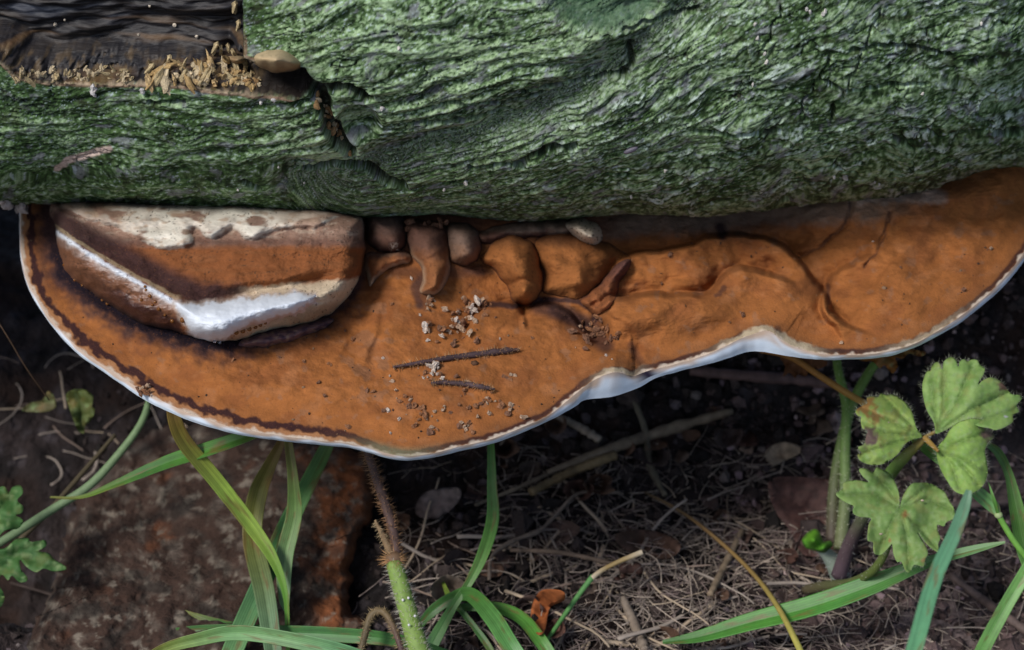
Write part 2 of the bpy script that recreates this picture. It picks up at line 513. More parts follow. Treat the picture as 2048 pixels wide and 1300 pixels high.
# ------------------------------------------------------------------ the big bracket fungus
TB = np.array([(44, 370, 40, 370), (44, 400, 40, 400), (44, 430, 40, 430), (46, 470, 40, 472), (50, 520, 43, 523), (68, 572, 58, 580), (98, 620, 88, 630), (130, 658, 120, 672), (170, 695, 160, 712),
 (212, 722, 202, 740), (255, 748, 242, 768), (298, 775, 286, 798), (345, 797, 338, 824), (400, 822, 398, 848), (460, 842, 458, 865), (520, 855, 518, 876),
 (580, 865, 580, 884), (640, 873, 640, 890), (700, 882, 700, 896), (740, 892, 738, 906), (775, 902, 772, 916), (812, 908, 812, 921), (860, 903, 862, 916),
 (920, 888, 922, 902), (980, 873, 982, 888), (1040, 852, 1044, 866), (1100, 822, 1105, 838), (1150, 788, 1152, 812), (1185, 762, 1170, 800), (1230, 744, 1225, 793),
 (1264, 752, 1275, 776), (1295, 742, 1310, 757), (1340, 731, 1345, 746), (1400, 714, 1405, 731), (1450, 693, 1455, 717), (1500, 670, 1500, 703), (1538, 662, 1540, 706),
 (1562, 680, 1575, 712), (1600, 697, 1615, 717), (1660, 706, 1665, 720), (1720, 707, 1730, 718), (1770, 700, 1780, 712), (1815, 690, 1822, 698), (1860, 668, 1868, 676),
 (1910, 636, 1920, 646), (1960, 598, 1968, 608), (2000, 560, 2008, 572), (2035, 518, 2044, 528), (2065, 470, 2072, 480), (2090, 400, 2096, 405), (2098, 320, 2104, 322)], float)
_f = np.where(TB[:, 0] < 700, .52, np.where(TB[:, 0] < 1130, .66, np.where(TB[:, 0] > 1640, .75, 1.0)))[:, None]
TB[:, :2] = TB[:, 2:] - _f * (TB[:, 2:] - TB[:, :2])
tb = smooth_line(TB, 1000)
wob = 2.2 * fbm(np.arange(1000) / 30., 0 * np.arange(1000), 7, 3)
tb[:, 1] += wob * .7; tb[:, 3] += wob * .35 + .5 * fbm(np.arange(1000) / 11., 3 + 0 * np.arange(1000), 9, 2)
zB = np.full(1000, -.75)
zT = zB + np.maximum(.42, (tb[:, 3] - tb[:, 1]) * .0275)
Tline = tb[::8, :2]; Tz = zT[::8]
ridge = [(1195, 625), (1208, 600), (1260, 593), (1330, 589), (1380, 593), (1424, 580), (1447, 550), (1478, 535), (1520, 541), (1552, 522), (1585, 508), (1612, 540), (1648, 590), (1664, 625), (1690, 652), (1720, 690), (1600, 684), (1540, 655), (1480, 672), (1400, 712), (1300, 730), (1240, 690), (1200, 660)]
backplate = [(1195, 610), (1215, 560), (1262, 522), (1340, 508), (1440, 478), (1520, 478), (1570, 496), (1612, 540), (1648, 590), (1640, 640), (1500, 660), (1300, 680), (1210, 660)]
cush = [(930, 670), (952, 628), (1000, 612), (1042, 626), (1076, 612), (1112, 622), (1142, 652), (1165, 700), (1050, 735), (940, 715)]
rplate = [(1640, 600), (1652, 560), (1700, 530), (1740, 500), (1800, 430), (2150, 300), (2150, 560), (1900, 640), (1800, 690), (1720, 670), (1672, 640)]
def lookup(g, px, py):
    u = np.clip((px + 60) / 2.5, 0, g.shape[1] - 1.001); v = np.clip((py - 280) / 2.5, 0, g.shape[0] - 1.001)
    i = u.astype(int); j = v.astype(int); u = u - i; v = v - j
    return (g[j, i] * (1 - u) + g[j, i + 1] * u) * (1 - v) + (g[j + 1, i] * (1 - u) + g[j + 1, i + 1] * u) * v
def blur(g, sg):
    k = np.exp(-.5 * (np.arange(-3 * sg, 3 * sg + 1) / sg) ** 2); k /= k.sum(); m_ = 3 * sg
    g = np.pad(g, m_, mode='edge')
    g = np.apply_along_axis(lambda a: np.convolve(a, k, 'valid'), 1, g)
    return np.apply_along_axis(lambda a: np.convolve(a, k, 'valid'), 0, g)
_gx, _gy = np.meshgrid(np.arange(-60, 2200, 2.5), np.arange(280, 960, 2.5))
def _dome(poly, A, wd, e=.5):
    wx = _gx + 10 * noise(_gx / 60, _gy / 50, 203) + 4 * noise(_gx / 25, _gy / 25, 213); wy = _gy + 8 * noise(_gx / 60, _gy / 50, 204) + 4 * noise(_gx / 25, _gy / 25, 214)
    q = np.clip(sdpoly(wx, wy, smooth_line(poly, 60, True)) / wd, 0, 1)
    return A * (1 - (1 - q) ** 2) ** e
def _step(pl, A, steep, gentle, flip=1):
    pl = smooth_line(pl, 50)
    wx = _gx + 6 * noise(_gx / 40, _gy / 40, 223) + 3 * noise(_gx / 16, _gy / 16, 224); wy = _gy + 6 * noise(_gx / 40, _gy / 40, 225) + 3 * noise(_gx / 16, _gy / 16, 226)
    best = np.full(wx.shape, 1e9); sg = np.ones(wx.shape); tt_ = np.zeros(wx.shape)
    for i in range(len(pl) - 1):
        a, b = pl[i], pl[i + 1]; e = b - a
        t = np.clip(((wx - a[0]) * e[0] + (wy - a[1]) * e[1]) / (e @ e + 1e-9), 0, 1)
        dx_, dy_ = wx - a[0] - e[0] * t, wy - a[1] - e[1] * t
        dd = np.hypot(dx_, dy_); m_ = dd < best
        best = np.where(m_, dd, best); sg = np.where(m_, np.sign(e[0] * dy_ - e[1] * dx_), sg); tt_ = np.where(m_, (i + t) / (len(pl) - 1), tt_)
    high = sg * flip > 0
    return A * np.where(high, .22 * np.exp(-best / 45), .22 - 1.22 * ss(0, steep, best) * np.exp(-best / gentle) - .22 * ss(0, 60, best)) * ss(0, .14, tt_) * ss(1, .86, tt_)
STEPS = _step([(1200, 640), (1206, 612), (1260, 594), (1330, 590), (1390, 593), (1428, 581), (1450, 553), (1480, 537), (1520, 545), (1570, 560), (1600, 580)], 1.7, 7, 48)
STEPS = (STEPS + _step([(1200, 580), (1222, 545), (1262, 516), (1340, 502), (1440, 474), (1515, 476), (1565, 496), (1605, 535), (1645, 592), (1668, 632), (1705, 662), (1760, 680)], 1.35, 7, 65))
STEPS += _step([(1700, 690), (1662, 640), (1648, 600), (1662, 560), (1710, 528), (1760, 505)], .75, 8, 55)
STEPS += _step([(930, 690), (948, 645), (975, 620), (1012, 611), (1042, 622), (1048, 650)], .8, 7, 40)
STEPS += _step([(1046, 660), (1052, 632), (1080, 612), (1116, 618), (1152, 646), (1195, 695)], .8, 7, 40)
STEPS += _step([(720, 720), (748, 660), (768, 600), (800, 560)], .22, 18, 45) + _step([(640, 760), (690, 700), (712, 640)], .18, 20, 50)
STEPS += _step([(1560, 640), (1580, 686), (1640, 702), (1720, 700)], .20, 9, 40, -1) + _step([(1150, 760), (1200, 720), (1262, 700), (1300, 720)], .30, 20, 50)
STEPS = blur(STEPS * 1.1, 1)
DOMES = blur(_dome(backplate, .25, 34, .8), 4) + blur(_dome(ridge, .15, 44, .8), 5) + STEPS
DOMES += .24 * noise(_gx / 80, _gy / 55, 215) * ss(1150, 1300, _gx) + .05 * noise(_gx / 30, _gy / 22, 216)
def capH(px, py, lumps=True):
    px = np.asarray(px, float); py = np.asarray(py, float)
    dT, z0 = polydist(px, py, Tline, Tz)
    b = ss(0, 95, dT)
    h = .10 + .0020 * dT + .16 * noise(px / 190, py / 110, 201) + .05 * noise(px / 60, py / 40, 202)
    h = h - .25 * np.exp(-((dT - 48) / 22) ** 2) * ss(900, 500, px)
    wx = px + 10 * noise(px / 60, py / 50, 203); wy = py + 8 * noise(px / 60, py / 50, 204)
    h = h + lookup(DOMES, px, py)
    # lumps along the lip of the hollow
    for cx, cy, r, a in ((1480, 560, 34, .25), (1560, 590, 40, .25), (1250, 625, 45, .25), (1400, 630, 36, .15), (1310, 620, 30, .15), (1620, 620, 38, .25), (1340, 620, 40, .2), (1540, 500, 30, .25), (700, 760, 60, .2), (760, 660, 50, .25), (1240, 720, 40, .25)):
        h = h + a * np.exp(-((px - cx) ** 2 + ((py - cy) * 1.3) ** 2) / r ** 2)
    # furrows
    for pl, wd, dep in (([(1044, 604), (1046, 630), (1052, 655)], 7, .22), ([(1150, 640), (1180, 655), (1215, 690), (1260, 715)], 22, .55), ([(745, 560), (730, 620), (700, 700)], 16, .22), ([(770, 590), (760, 650), (740, 740)], 12, .15),
                        ([(1190, 610), (1195, 640), (1220, 680)], 10, .3), ([(1700, 408), (1692, 448), (1645, 492), (1600, 512)], 5, .16), ([(1780, 425), (1764, 490), (1728, 535)], 4, .12),
                        ([(1560, 660), (1575, 690), (1640, 700)], 9, .2), ([(1275, 700), (1285, 740)], 10, .3), ([(1652, 575), (1658, 610), (1690, 645)], 9, .25), ([(640, 650), (690, 600), (740, 560)], 22, .25)):
        q = polydist(wx, wy, pl)
        h = h - dep * np.exp(-(q / wd) ** 2)
    h = h + .9 * ss(75, 0, py - limb_y(px)) * ss(1500, 1750, px)
    zone = ss(1660, 1800, px) * .035 * np.sin(dT / 7.0 + 2 * noise(px / 80, py / 80, 205)) * ss(20, 60, dT)
    h = h + zone + .03 * fbm(px / 22, py / 14, 206, 4, .6) + .03 * noise(px / 35, py / 25, 207)
    return z0 * (1 - b) + h * b

OLD = [(112, 400), (300, 400), (500, 405), (650, 412), (722, 430), (731, 468), (733, 503), (726, 542), (714, 572), (692, 602), (664, 627), (625, 645), (585, 655), (545, 662), (500, 676), (460, 683), (415, 684), (378, 672), (330, 660), (270, 643), (222, 614), (172, 580), (132, 545), (116, 500), (110, 460)]

def cap_color(px, py, dT=None):
    if dT is None: dT = polydist(px, py, Tline)
    wn = 6 * noise(px / 26, py / 20, 301) + 3.0 * noise(px / 9, py / 9, 302)
    c = np.broadcast_to(np.array((.285, .104, .031)), np.shape(px) + (3,)).copy()
    c = mix(c, (.215, .076, .026), ss(-.2, .7, fbm(px / 90, py / 60, 303, 4)) * .8)
    c = mix(c, (.32, .132, .052), ss(.2, .7, fbm(px / 55, py / 40, 304, 4)) * .5)
    # worn greyish patches
    worn = ss(.25, .5, fbm(px / 34, py / 30, 305, 4) + .5 * np.exp(-((px - 730) / 70) ** 2 - ((py - 720) / 110) ** 2) - .25)
    c = mix(c, (.24, .115, .06), worn * .6)
    # dusky strip along the log, greyish at the far right plate
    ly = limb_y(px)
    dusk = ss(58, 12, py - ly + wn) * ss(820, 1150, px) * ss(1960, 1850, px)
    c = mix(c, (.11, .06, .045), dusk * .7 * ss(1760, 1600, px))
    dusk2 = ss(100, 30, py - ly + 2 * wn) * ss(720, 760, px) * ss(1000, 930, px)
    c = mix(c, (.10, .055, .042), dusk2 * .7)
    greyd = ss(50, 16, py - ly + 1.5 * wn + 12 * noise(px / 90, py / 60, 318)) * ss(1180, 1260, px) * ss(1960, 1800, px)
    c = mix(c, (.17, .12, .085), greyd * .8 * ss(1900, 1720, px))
    c = mix(c, (.30, .22, .17), ss(34, 14, polydist(px + wn, (py + wn) * 1.5, [(1712, 588), (1790, 582), (1870, 588)])) * .8)
    c = c * (1 + .10 * np.sin(dT / 13.0 + 3 * noise(px / 120, py / 90, 319)) * ss(20, 90, dT) * ss(-.3, .5, noise(px / 150, py / 100, 320)))[..., None]
    # wet purple stain round the old bracket
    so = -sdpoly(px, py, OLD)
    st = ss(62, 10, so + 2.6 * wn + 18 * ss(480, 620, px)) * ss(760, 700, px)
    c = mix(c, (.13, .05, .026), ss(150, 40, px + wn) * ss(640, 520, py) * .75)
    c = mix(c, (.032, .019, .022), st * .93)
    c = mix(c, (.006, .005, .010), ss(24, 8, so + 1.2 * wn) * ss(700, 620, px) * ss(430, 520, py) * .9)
    for pl, wd, a in (([(960, 606), (1025, 612), (1050, 606), (1075, 597), (1110, 600), (1155, 602), (1188, 622), (1190, 640)], 9, .9), ([(1110, 620), (1160, 640), (1190, 650)], 22, .6), ([(1700, 405), (1692, 448), (1645, 492), (1598, 515)], 4, .55), ([(1780, 425), (1762, 490), (1728, 535)], 3.5, .5),
                      ([(1440, 455), (1445, 470)], 14, .9), ([(1555, 655), (1570, 690), (1620, 703), (1680, 700)], 7, .7), ([(1262, 690), (1285, 735), (1270, 748)], 12, .5), ([(1655, 570), (1657, 605)], 6, .6), ([(1075, 612), (1130, 628), (1180, 660), (1210, 690)], 26, .75), ([(1230, 540), (1200, 580)], 12, .3), ([(790, 545), (830, 545), (845, 610), (860, 560), (900, 545), (960, 540)], 18, .55), ([(1080, 480), (1084, 520), (1090, 560)], 9, .7), ([(1430, 590), (1450, 575)], 6, .6), ([(700, 590), (745, 520)], 14, .5), ([(845, 545), (830, 580), (840, 610)], 12, .6), ([(930, 540), (985, 545)], 7, .35)):
        q = polydist(px + wn * .6, py + wn * .5, pl)
        c = mix(c, (.035, .02, .022), ss(wd, wd * .25, q) * a)
    # the rim: pale growing edge, tan band, dark resin line
    k = ss(780, 600, px)                     # left part has the wide band
    far_l = ss(330, 420, px) * k
    inner = 4 + 9 * far_l + 10 * k * (1 - far_l) + 5 * noise(px / 60, py / 60, 309) * k
    wdk = 6 + 4 * k + 2 * noise(px / 25, py / 25, 311) + 5 * k * noise(px / 70, py / 70, 310)
    dd = dT + wn * (.35 + .9 * k)
    line = ss(inner - 4, inner + 1, dd) * ss(inner + wdk + 5, inner + wdk - 1, dd)
    tanb = ss(inner + 1, inner - 4, dd)
    c = mix(c, (.38, .185, .085), tanb * .85 * (1 + .0 * px))
    c = mix(c, (.16, .07, .03), ss(inner + 34, inner + 8, dd) * .45 * (1 - .5 * k))
    c = mix(c, (.030, .013, .015), line * (.85 + .1 * k))
    c = mix(c, (.58, .50, .41), ss(5 + 2 * k, 0, dT + 1.0 * wn) * .8)
    cre = np.exp(-(((px - 1500) / 60) ** 2)) + np.exp(-(((px - 1600) / 40) ** 2)) + np.exp(-(((px - 1235) / 40) ** 2)) + .7 * np.exp(-(((px - 1850) / 70) ** 2))
    c = mix(c, (.46, .38, .26), np.clip(cre, 0, 1) * ss(15, 8, dT + wn) * ss(-2, 3, dT + wn) * .85)
    gm = np.exp(-((px - 790) / 70) ** 2) * ss(24, 6, dT)
    c = mix(c, (.20, .19, .11), gm * .7)
    return c

NR = 270
inner_x = np.interp(np.linspace(0, 1, 1000), [0, .06, .94, 1], [110, 200, 1985, 2060])
Tt = tb[:, :2]
sx = np.linspace(0, 1, 1000)
ix = np.clip(np.interp(sx, [0, .16, .5, .86, 1], [70, 330, 1000, 1750, 2070]), 60, 2080)
iy = limb_y(ix) - 42
tt = np.linspace(0, 1, NR) ** 1.15
PX = Tt[:, 0][None] * (1 - tt[:, None]) + ix[None] * tt[:, None]
PY = Tt[:, 1][None] * (1 - tt[:, None]) + iy[None] * tt[:, None]
H = capH(PX, PY)
H[0] = zT
Vc = P(PX, PY, H)
fung = empty('bracket_fungus', (0, 4, -1), 'wide cinnamon brown bracket fungus shelf with a thin white rim, growing out of the log', 'bracket fungus')
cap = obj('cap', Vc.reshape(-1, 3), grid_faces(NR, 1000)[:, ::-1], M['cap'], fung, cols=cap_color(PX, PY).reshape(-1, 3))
# margin: the white growing edge, from the cap down to the pore layer
top = Vc[0]
bot = P(tb[:, 2], tb[:, 3], zB)
outw = np.stack([np.gradient(top[:, 1]), -np.gradient(top[:, 0])], -1); outw /= np.linalg.norm(outw, axis=1)[:, None] + 1e-9
rows = []
colr = []
for q in np.linspace(0, 1, 9):
    p = top * (1 - q) + bot * q
    bul = .055 * math.sin(math.pi * min(1, q * 1.05)) * (1 + .15 * noise(np.arange(1000) / 9., q * 3, 4))
    p[:, 0] += -outw[:, 0] * -bul; p[:, 1] += outw[:, 1] * bul
    rows.append(p)
    edge = ss(.62, .05, q + .35 * noise(np.arange(1000) / 14., q * 2 + 0 * np.arange(1000), 5))
    cc = mix(np.broadcast_to(np.array((.66, .75, .86)), (1000, 3)), (.46, .32, .22), edge * .9)
    wet = np.exp(-((tb[:, 0] - 1290) / 22) ** 2) * (1 if q < .6 else .2)
    cc = mix(cc, (.02, .015, .03), wet)
    colr.append(cc)
rows = np.stack(rows); colr = np.stack(colr)
obj('margin', rows.reshape(-1, 3), grid_faces(9, 1000), M['white'], fung, cols=colr.reshape(-1, 3))
# pore layer underneath
rows = []
back = np.stack([np.interp(sx, [0, 1], [-24, 26]), np.full(1000, 13.0), np.full(1000, -4.2)], -1)
for q in np.linspace(0, 1, 24):
    p = bot * (1 - q) + back * q
    p[:, 2] = zB - 3.2 * q ** 1.3 - .25 * math.sin(q * math.pi)
    rows.append(p)
rows = np.stack(rows)
obj('pore_layer', rows.reshape(-1, 3), grid_faces(24, 1000), M['pore'], fung, cols=np.full((24000, 3), (.70, .72, .74)))

def lobe(name, outline, A, wd, parent, color, H=capH, sink=.10, mat=None, e=.8, n=220, rings=26, spine=None, extra=None, jit=3.2, seed=1, soft=3):
    o = smooth_line(outline, n, closed=True)
    o[:, 0] += jit * noise(o[:, 0] / 22, o[:, 1] / 22, seed); o[:, 1] += jit * noise(o[:, 0] / 22, o[:, 1] / 22, seed + 5)
    if spine is None:
        spine = [o.mean(0), o.mean(0) + .01]
    sp = np.asarray(spine, float)
    dense = smooth_line(sp, 60) if len(sp) > 2 else np.linspace(sp[0], sp[-1], 60)
    j = np.argmin(((o[:, None] - dense[None]) ** 2).sum(-1), 1).astype(float)
    kk = np.ones(9) / 9
    jj = np.convolve(np.pad(np.unwrap(j, period=1e9), 4, mode='wrap'), kk, 'valid')
    tgt = np.stack([np.interp(jj, range(60), dense[:, 0]), np.interp(jj, range(60), dense[:, 1])], -1)
    t = np.linspace(0, 1, rings)[:, None, None] ** 1.3
    q = o[None] * (1 - t) + tgt[None] * t
    x, y = q[..., 0], q[..., 1]
    s = np.maximum(sdpoly(x, y, o), 0); s[0] = 0
    wd = min(wd, .9 * s.max())
    st_ = 1.5
    x0, y0 = o.min(0) - 24; x1, y1 = o.max(0) + 24
    lx, ly_ = np.meshgrid(np.arange(x0, x1, st_), np.arange(y0, y1, st_))
    ls = np.maximum(sdpoly(lx, ly_, o), 0)
    lsn = np.clip(ls / wd, 0, 1)
    lz = (A + sink) * (1 - (1 - lsn) ** 2) ** e
    if extra is not None:
        lz = lz + extra(lx, ly_, ls) * ss(0, .25, lsn)
    lz = blur(lz, max(1, int(soft)))
    u = np.clip((x - x0) / st_, 0, lz.shape[1] - 1.001); v = np.clip((y - y0) / st_, 0, lz.shape[0] - 1.001)
    i_ = u.astype(int); j_ = v.astype(int); u = u - i_; v = v - j_
    zz = (lz[j_, i_] * (1 - u) + lz[j_, i_ + 1] * u) * (1 - v) + (lz[j_ + 1, i_] * (1 - u) + lz[j_ + 1, i_ + 1] * u) * v
    z = H(x, y) - sink + zz * np.clip(s / 3.0, 0, 1)
    V = P(x, y, z).reshape(-1, 3)
    c = color(x, y, s).reshape(-1, 3)
    f = grid_faces(rings, n, True)
    return V, f, c, (x, y, s, z)

def put_lobe(name, outline, A, wd, color, mat='cap', parent=None, label=None, **k):
    V, f, c, _ = lobe(name, outline, A, wd, parent, color, **k)
    ob = obj(name, V, f[:, ::-1], M[mat], parent if parent is not None else fung, cols=c)
    if label: ob['label'] = label
    return ob

def c_mix(c1, c2, y0, y1, n=.6, seed=0, seam=.6, pale=0):
    def f(x, y, s):
        t = ss(y0, y1, y + 14 * n * noise(x / 24, y / 20, 400 + seed) + 5 * noise(x / 8, y / 8, 401 + seed))
        c = mix(np.broadcast_to(np.array(c1), x.shape + (3,)), c2, t)
        c = mix(c, np.array(c1) * .4, ss(.35, .7, noise(x / 6, y / 6, 402 + seed)) * .4)
        wn = 3 * noise(x / 14, y / 14, 403 + seed)
        if pale: c = mix(c, (.42, .30, .20), ss(12, 4, s + wn) * ss(y0, y1, y) * pale)
        return mix(c, (.035, .02, .024), ss(6, 1.5, s + wn) * seam)
    return f
CIN, DUSK, PURP, CREAM = (.28, .104, .032), (.12, .062, .045), (.055, .03, .03), (.42, .33, .24)
lum = lambda a, sx_, sy_, sd__: (lambda x, y, s: a * noise(x / sx_, y / sy_, sd__))
put_lobe('lobe', [(735, 425), (790, 425), (815, 450), (813, 488), (792, 506), (755, 502), (734, 485)], 1.2, 34, c_mix((.16, .10, .08), DUSK, 440, 480, seed=1), extra=lum(.2, 22, 18, 5), label='dusky lobe with a tuft of pale hairs')
put_lobe('lobe', [(735, 505), (780, 504), (808, 498), (823, 512), (816, 528), (786, 536), (760, 552), (740, 575), (730, 545)], .75, 22, c_mix(DUSK, (.26, .10, .04), 500, 525, seed=2, pale=.7, seam=.3), extra=lum(.1, 18, 14, 6))
put_lobe('lobe', [(814, 440), (860, 440), (896, 455), (902, 500), (902, 540), (894, 566), (876, 586), (850, 592), (836, 582), (846, 560), (842, 535), (822, 515), (811, 480)], 1.35, 34, c_mix(DUSK, (.25, .10, .04), 480, 535, seed=3, pale=.6, seam=.4), extra=lum(.28, 30, 30, 7), spine=[(862, 470), (868, 530), (862, 572)])
put_lobe('lobe', [(892, 450), (930, 445), (958, 465), (964, 498), (952, 523), (926, 533), (905, 528), (895, 500)], 1.5, 36, c_mix((.16, .105, .08), (.21, .11, .065), 480, 520, seed=4), extra=lum(.2, 24, 22, 8), label='round greyish brown lobe')
put_lobe('lobe', [(945, 470), (1000, 448), (1060, 440), (1130, 436), (1158, 452), (1140, 474), (1090, 474), (1030, 478), (975, 490)], .6, 22, c_mix((.20, .14, .10), DUSK, 455, 475, seed=5), spine=[(975, 475), (1060, 458), (1140, 455)], extra=lum(.15, 18, 12, 9))
put_lobe('lobe', [(1072, 476), (1130, 458), (1200, 478), (1245, 500), (1264, 520), (1236, 537), (1206, 562), (1176, 592), (1150, 600), (1112, 593), (1084, 582), (1086, 545), (1070, 510)], 1.05, 52, c_mix((.17, .07, .03), CIN, 470, 505, seed=6), extra=lum(.32, 46, 34, 10), n=300, rings=34)
put_lobe('lobe', [(1252, 514), (1264, 524), (1254, 548), (1240, 566), (1236, 592), (1214, 622), (1190, 630), (1168, 612), (1160, 598), (1188, 574), (1212, 545), (1236, 520)], .75, 20, c_mix((.11, .05, .042), (.25, .09, .035), 520, 600, seed=7), spine=[(1248, 528), (1215, 575), (1186, 610)], extra=lum(.15, 22, 22, 11), label='narrow purple brown lobe squeezed between the folds')
put_lobe('lobe', [(978, 486), (1010, 468), (1046, 472), (1072, 494), (1082, 526), (1088, 560), (1084, 584), (1066, 606), (1044, 612), (1022, 600), (1016, 578), (1000, 556), (986, 538), (966, 528), (958, 514), (970, 503)], 1.7, 42, c_mix((.20, .08, .03), CIN, 470, 500, seed=8), extra=lambda x, y, s: .35 * np.exp(-((x - 1046) ** 2 + (y - 588) ** 2) / 24 ** 2) - .3 * np.exp(-(polydist(x, y, [(1016, 570), (1045, 562), (1078, 560)]) / 7) ** 2) + .3 * np.exp(-((x - 1035) ** 2 + (y - 510) ** 2) / 32 ** 2) + .1 * noise(x / 22, y / 22, 3) - .25 * np.exp(-(polydist(x, y, [(975, 500), (1005, 518), (1010, 540)]) / 7) ** 2), n=300, rings=36, spine=[(1000, 505), (1035, 520), (1048, 570)], label='thick finger like orange lobe')
def egg_col(x, y, s):
    c = np.broadcast_to(np.array((.44, .36, .27)), x.shape + (3,))
    return mix(c, (.10, .065, .045), ss(.25, .6, noise(x / 4.5, y / 4.5, 33)) * .9)
put_lobe('lobe', [(1128, 446), (1162, 436), (1192, 446), (1204, 470), (1196, 490), (1176, 496), (1154, 478), (1134, 464)], 1.9, 30, egg_col, mat='flesh', label='pale beige egg shaped lobe')

# ------------------------------------------------------------------ the older, thicker bracket stacked on its left end
def old_extra(x, y, s):
    e = 0
    e = e + 0.9 * ss(640, 430, y)
    # lip: the ridge the white line runs on
    rl = polydist(x, y, [(112, 462), (150, 488), (210, 526), (270, 560), (330, 592), (360, 604)])
    e = e + .24 * np.exp(-(rl / 24) ** 2)
    e = e - .45 * np.exp(-((y - 590 + (x - 480) * .2) / 14) ** 2) * ss(380, 460, x) * ss(700, 640, x)
    nose = sdpoly(x, y, NOSE)
    e = e + .9 * (1 - (1 - np.clip(nose / 34, 0, 1)) ** 2) ** .75
    band = np.exp(-((y - (560 - .10 * (x - 480))) / 14) ** 2) * ss(420, 520, x)
    e = e + .12 * band
    flap = np.clip(sdpoly(x, y, FLAP) / 12, 0, 1)
    e = e - .9 * ss(0, 1, flap)
    dr = np.clip(sdpoly(x + 3 * noise(x / 12, y / 12, 3), y + 3 * noise(x / 12, y / 12, 4), DRIP) / 15, 0, 1)
    e = e + .36 * (1 - (1 - dr) ** 2) ** .5
    return e + .08 * noise(x / 60, y / 16, 411) + .03 * fbm(x / 12, y / 8, 412, 3)
NOSE = [(348, 604), (400, 606), (450, 601), (520, 592), (600, 585), (634, 592), (622, 608), (588, 628), (540, 642), (500, 652), (470, 664), (455, 680), (405, 682), (378, 668), (366, 640)]
FLAP = [(660, 632), (664, 650), (610, 672), (545, 690), (500, 690), (500, 672), (560, 656), (620, 646)]
DRIP = [(150, 380), (160, 432), (215, 448), (262, 466), (296, 488), (330, 498), (368, 496), (388, 482), (380, 464), (384, 454), (396, 456), (408, 474), (428, 476), (446, 466), (458, 456), (478, 464), (492, 478), (512, 478), (530, 466), (560, 460), (600, 455), (640, 452), (700, 380)]
DRIP = smooth_line(DRIP, 110, True)
def old_color(x, y, s):
    wn = 8 * noise(x / 26, y / 18, 421) + 4 * noise(x / 9, y / 7, 422)
    c = np.broadcast_to(np.array((.20, .070, .025)), x.shape + (3,)).copy()
    c = mix(c, (.19, .075, .03), ss(.0, .6, noise(x / 90, y / 9, 423)) * .5)
    pt = ss(500, 470, y + .5 * wn)                                       # pale upper edge
    c = mix(c, (.25, .165, .125), pt * .85)
    c = mix(c, (.38, .29, .22), pt * ss(.1, .6, fbm(x / 30, y / 12, 424, 3)) * .7)
    c = mix(c, (.13, .072, .055), np.exp(-((y - 484 + .3 * wn) / 9) ** 2) * .8)
    low = y + .08 * (x - 480) - 574 + .5 * wn                            # cream band below the brown
    c = mix(c, (.50, .40, .28), ss(-3, 6, low) * ss(420, 520, x + wn))
    c = mix(c, (.26, .19, .12), ss(38, 60, low) * ss(520, 600, x) * .8)
    dark = ss(120, 30, polydist(x + wn, y + wn, [(120, 440), (200, 490), (280, 535), (360, 585), (430, 600), (490, 600)])) * ss(610, 560, y + .45 * x - 225)
    c = mix(c, (.040, .020, .020), dark * ss(40, 10, polydist(x + 1.4 * wn, y + wn, [(118, 440), (180, 478), (250, 515), (330, 560), (400, 590), (470, 592)])) * .95)
    rp = [(112, 462), (150, 488), (210, 526), (270, 560), (330, 592), (350, 604)]
    side = y - np.interp(x, [p[0] for p in rp], [p[1] for p in rp])
    lv = ss(-1, 3, side) * ss(372, 356, x)
    vel = mix((.16, .068, .034), (.045, .016, .012), ss(25, 50, side + 2.0 * wn) * ss(130, 260, x))
    vel = mix(vel, (.34, .27, .24), ss(26, 4, side + 1.2 * wn) * .8)
    c = mix(c, vel, lv)
    c = mix(c, (.60, .64, .70), ss(9, 0, np.abs(side - 2) + .4 * wn + 1.5 * noise(x / 9, y / 9, 427)) * .9 * ss(368, 350, x) * (x > 108))
    c = mix(c, (.36, .28, .17), ss(6, 3, np.abs(side + 9 + .3 * wn)) * ss(368, 350, x) * .5)
    ns = sdpoly(x + .9 * wn, y + .7 * wn, NOSE)
    c = mix(c, (.42, .33, .27), ss(-9, -1, ns) * .7)
    c = mix(c, (.66, .70, .76), ss(-4, 7, ns + 2 * noise(x / 5, y / 5, 428)))
    c = mix(c, (.50, .38, .33), ss(9, 2, ns) * (ns > -3) * ss(470, 520, x) * ss(612, 632, y + (x - 520) * .2) * .8)
    dr = sdpoly(x + 3 * noise(x / 12, y / 12, 3), y + 3 * noise(x / 12, y / 12, 4), DRIP)
    c = mix(c, (.64, .59, .50), ss(-3, 4, dr) * ss(-.35, .05, fbm(x / 60, y / 26, 429, 3) + .3 * np.exp(-((x - 360) / 130) ** 2)) * (.75 + .25 * ss(-.3, .3, noise(x / 40, y / 20, 5))))
    c = mix(c, (.20, .12, .08), ss(-2, 4, dr) * ss(300, 180, x + 3 * wn) * .7)
    c = mix(c, (.36, .25, .17), ss(-1, 5, dr) * ss(.2, .6, fbm(x / 26, y / 14, 425, 4)) * .65)
    c = mix(c, (.38, .26, .19), ss(3, 7, dr) * ss(520, 620, x) * .6)
    fl = sdpoly(x, y, FLAP)
    c = mix(c, (.15, .075, .07), ss(-2, 2, fl))
    edge = ss(14, 2, s) * ss(400, 300, x) * ss(560, 600, y)
    c = mix(c, (.03, .016, .012), edge * .8)
    spk = ss(.42, .6, noise(x / 4.2, y / 4.2, 431)) * ss(.0, .4, noise(x / 30, y / 20, 432) + .1)
    c = mix(c, (.05, .03, .02), spk * .8 * (1 - ss(-1, 3, ns)))
    return c
oldf = empty('old_bracket', (*P(400, 560, .8)[:2], .6), 'smaller thick bracket fungus with a white tongue, on the left end of the big shelf', 'bracket fungus')
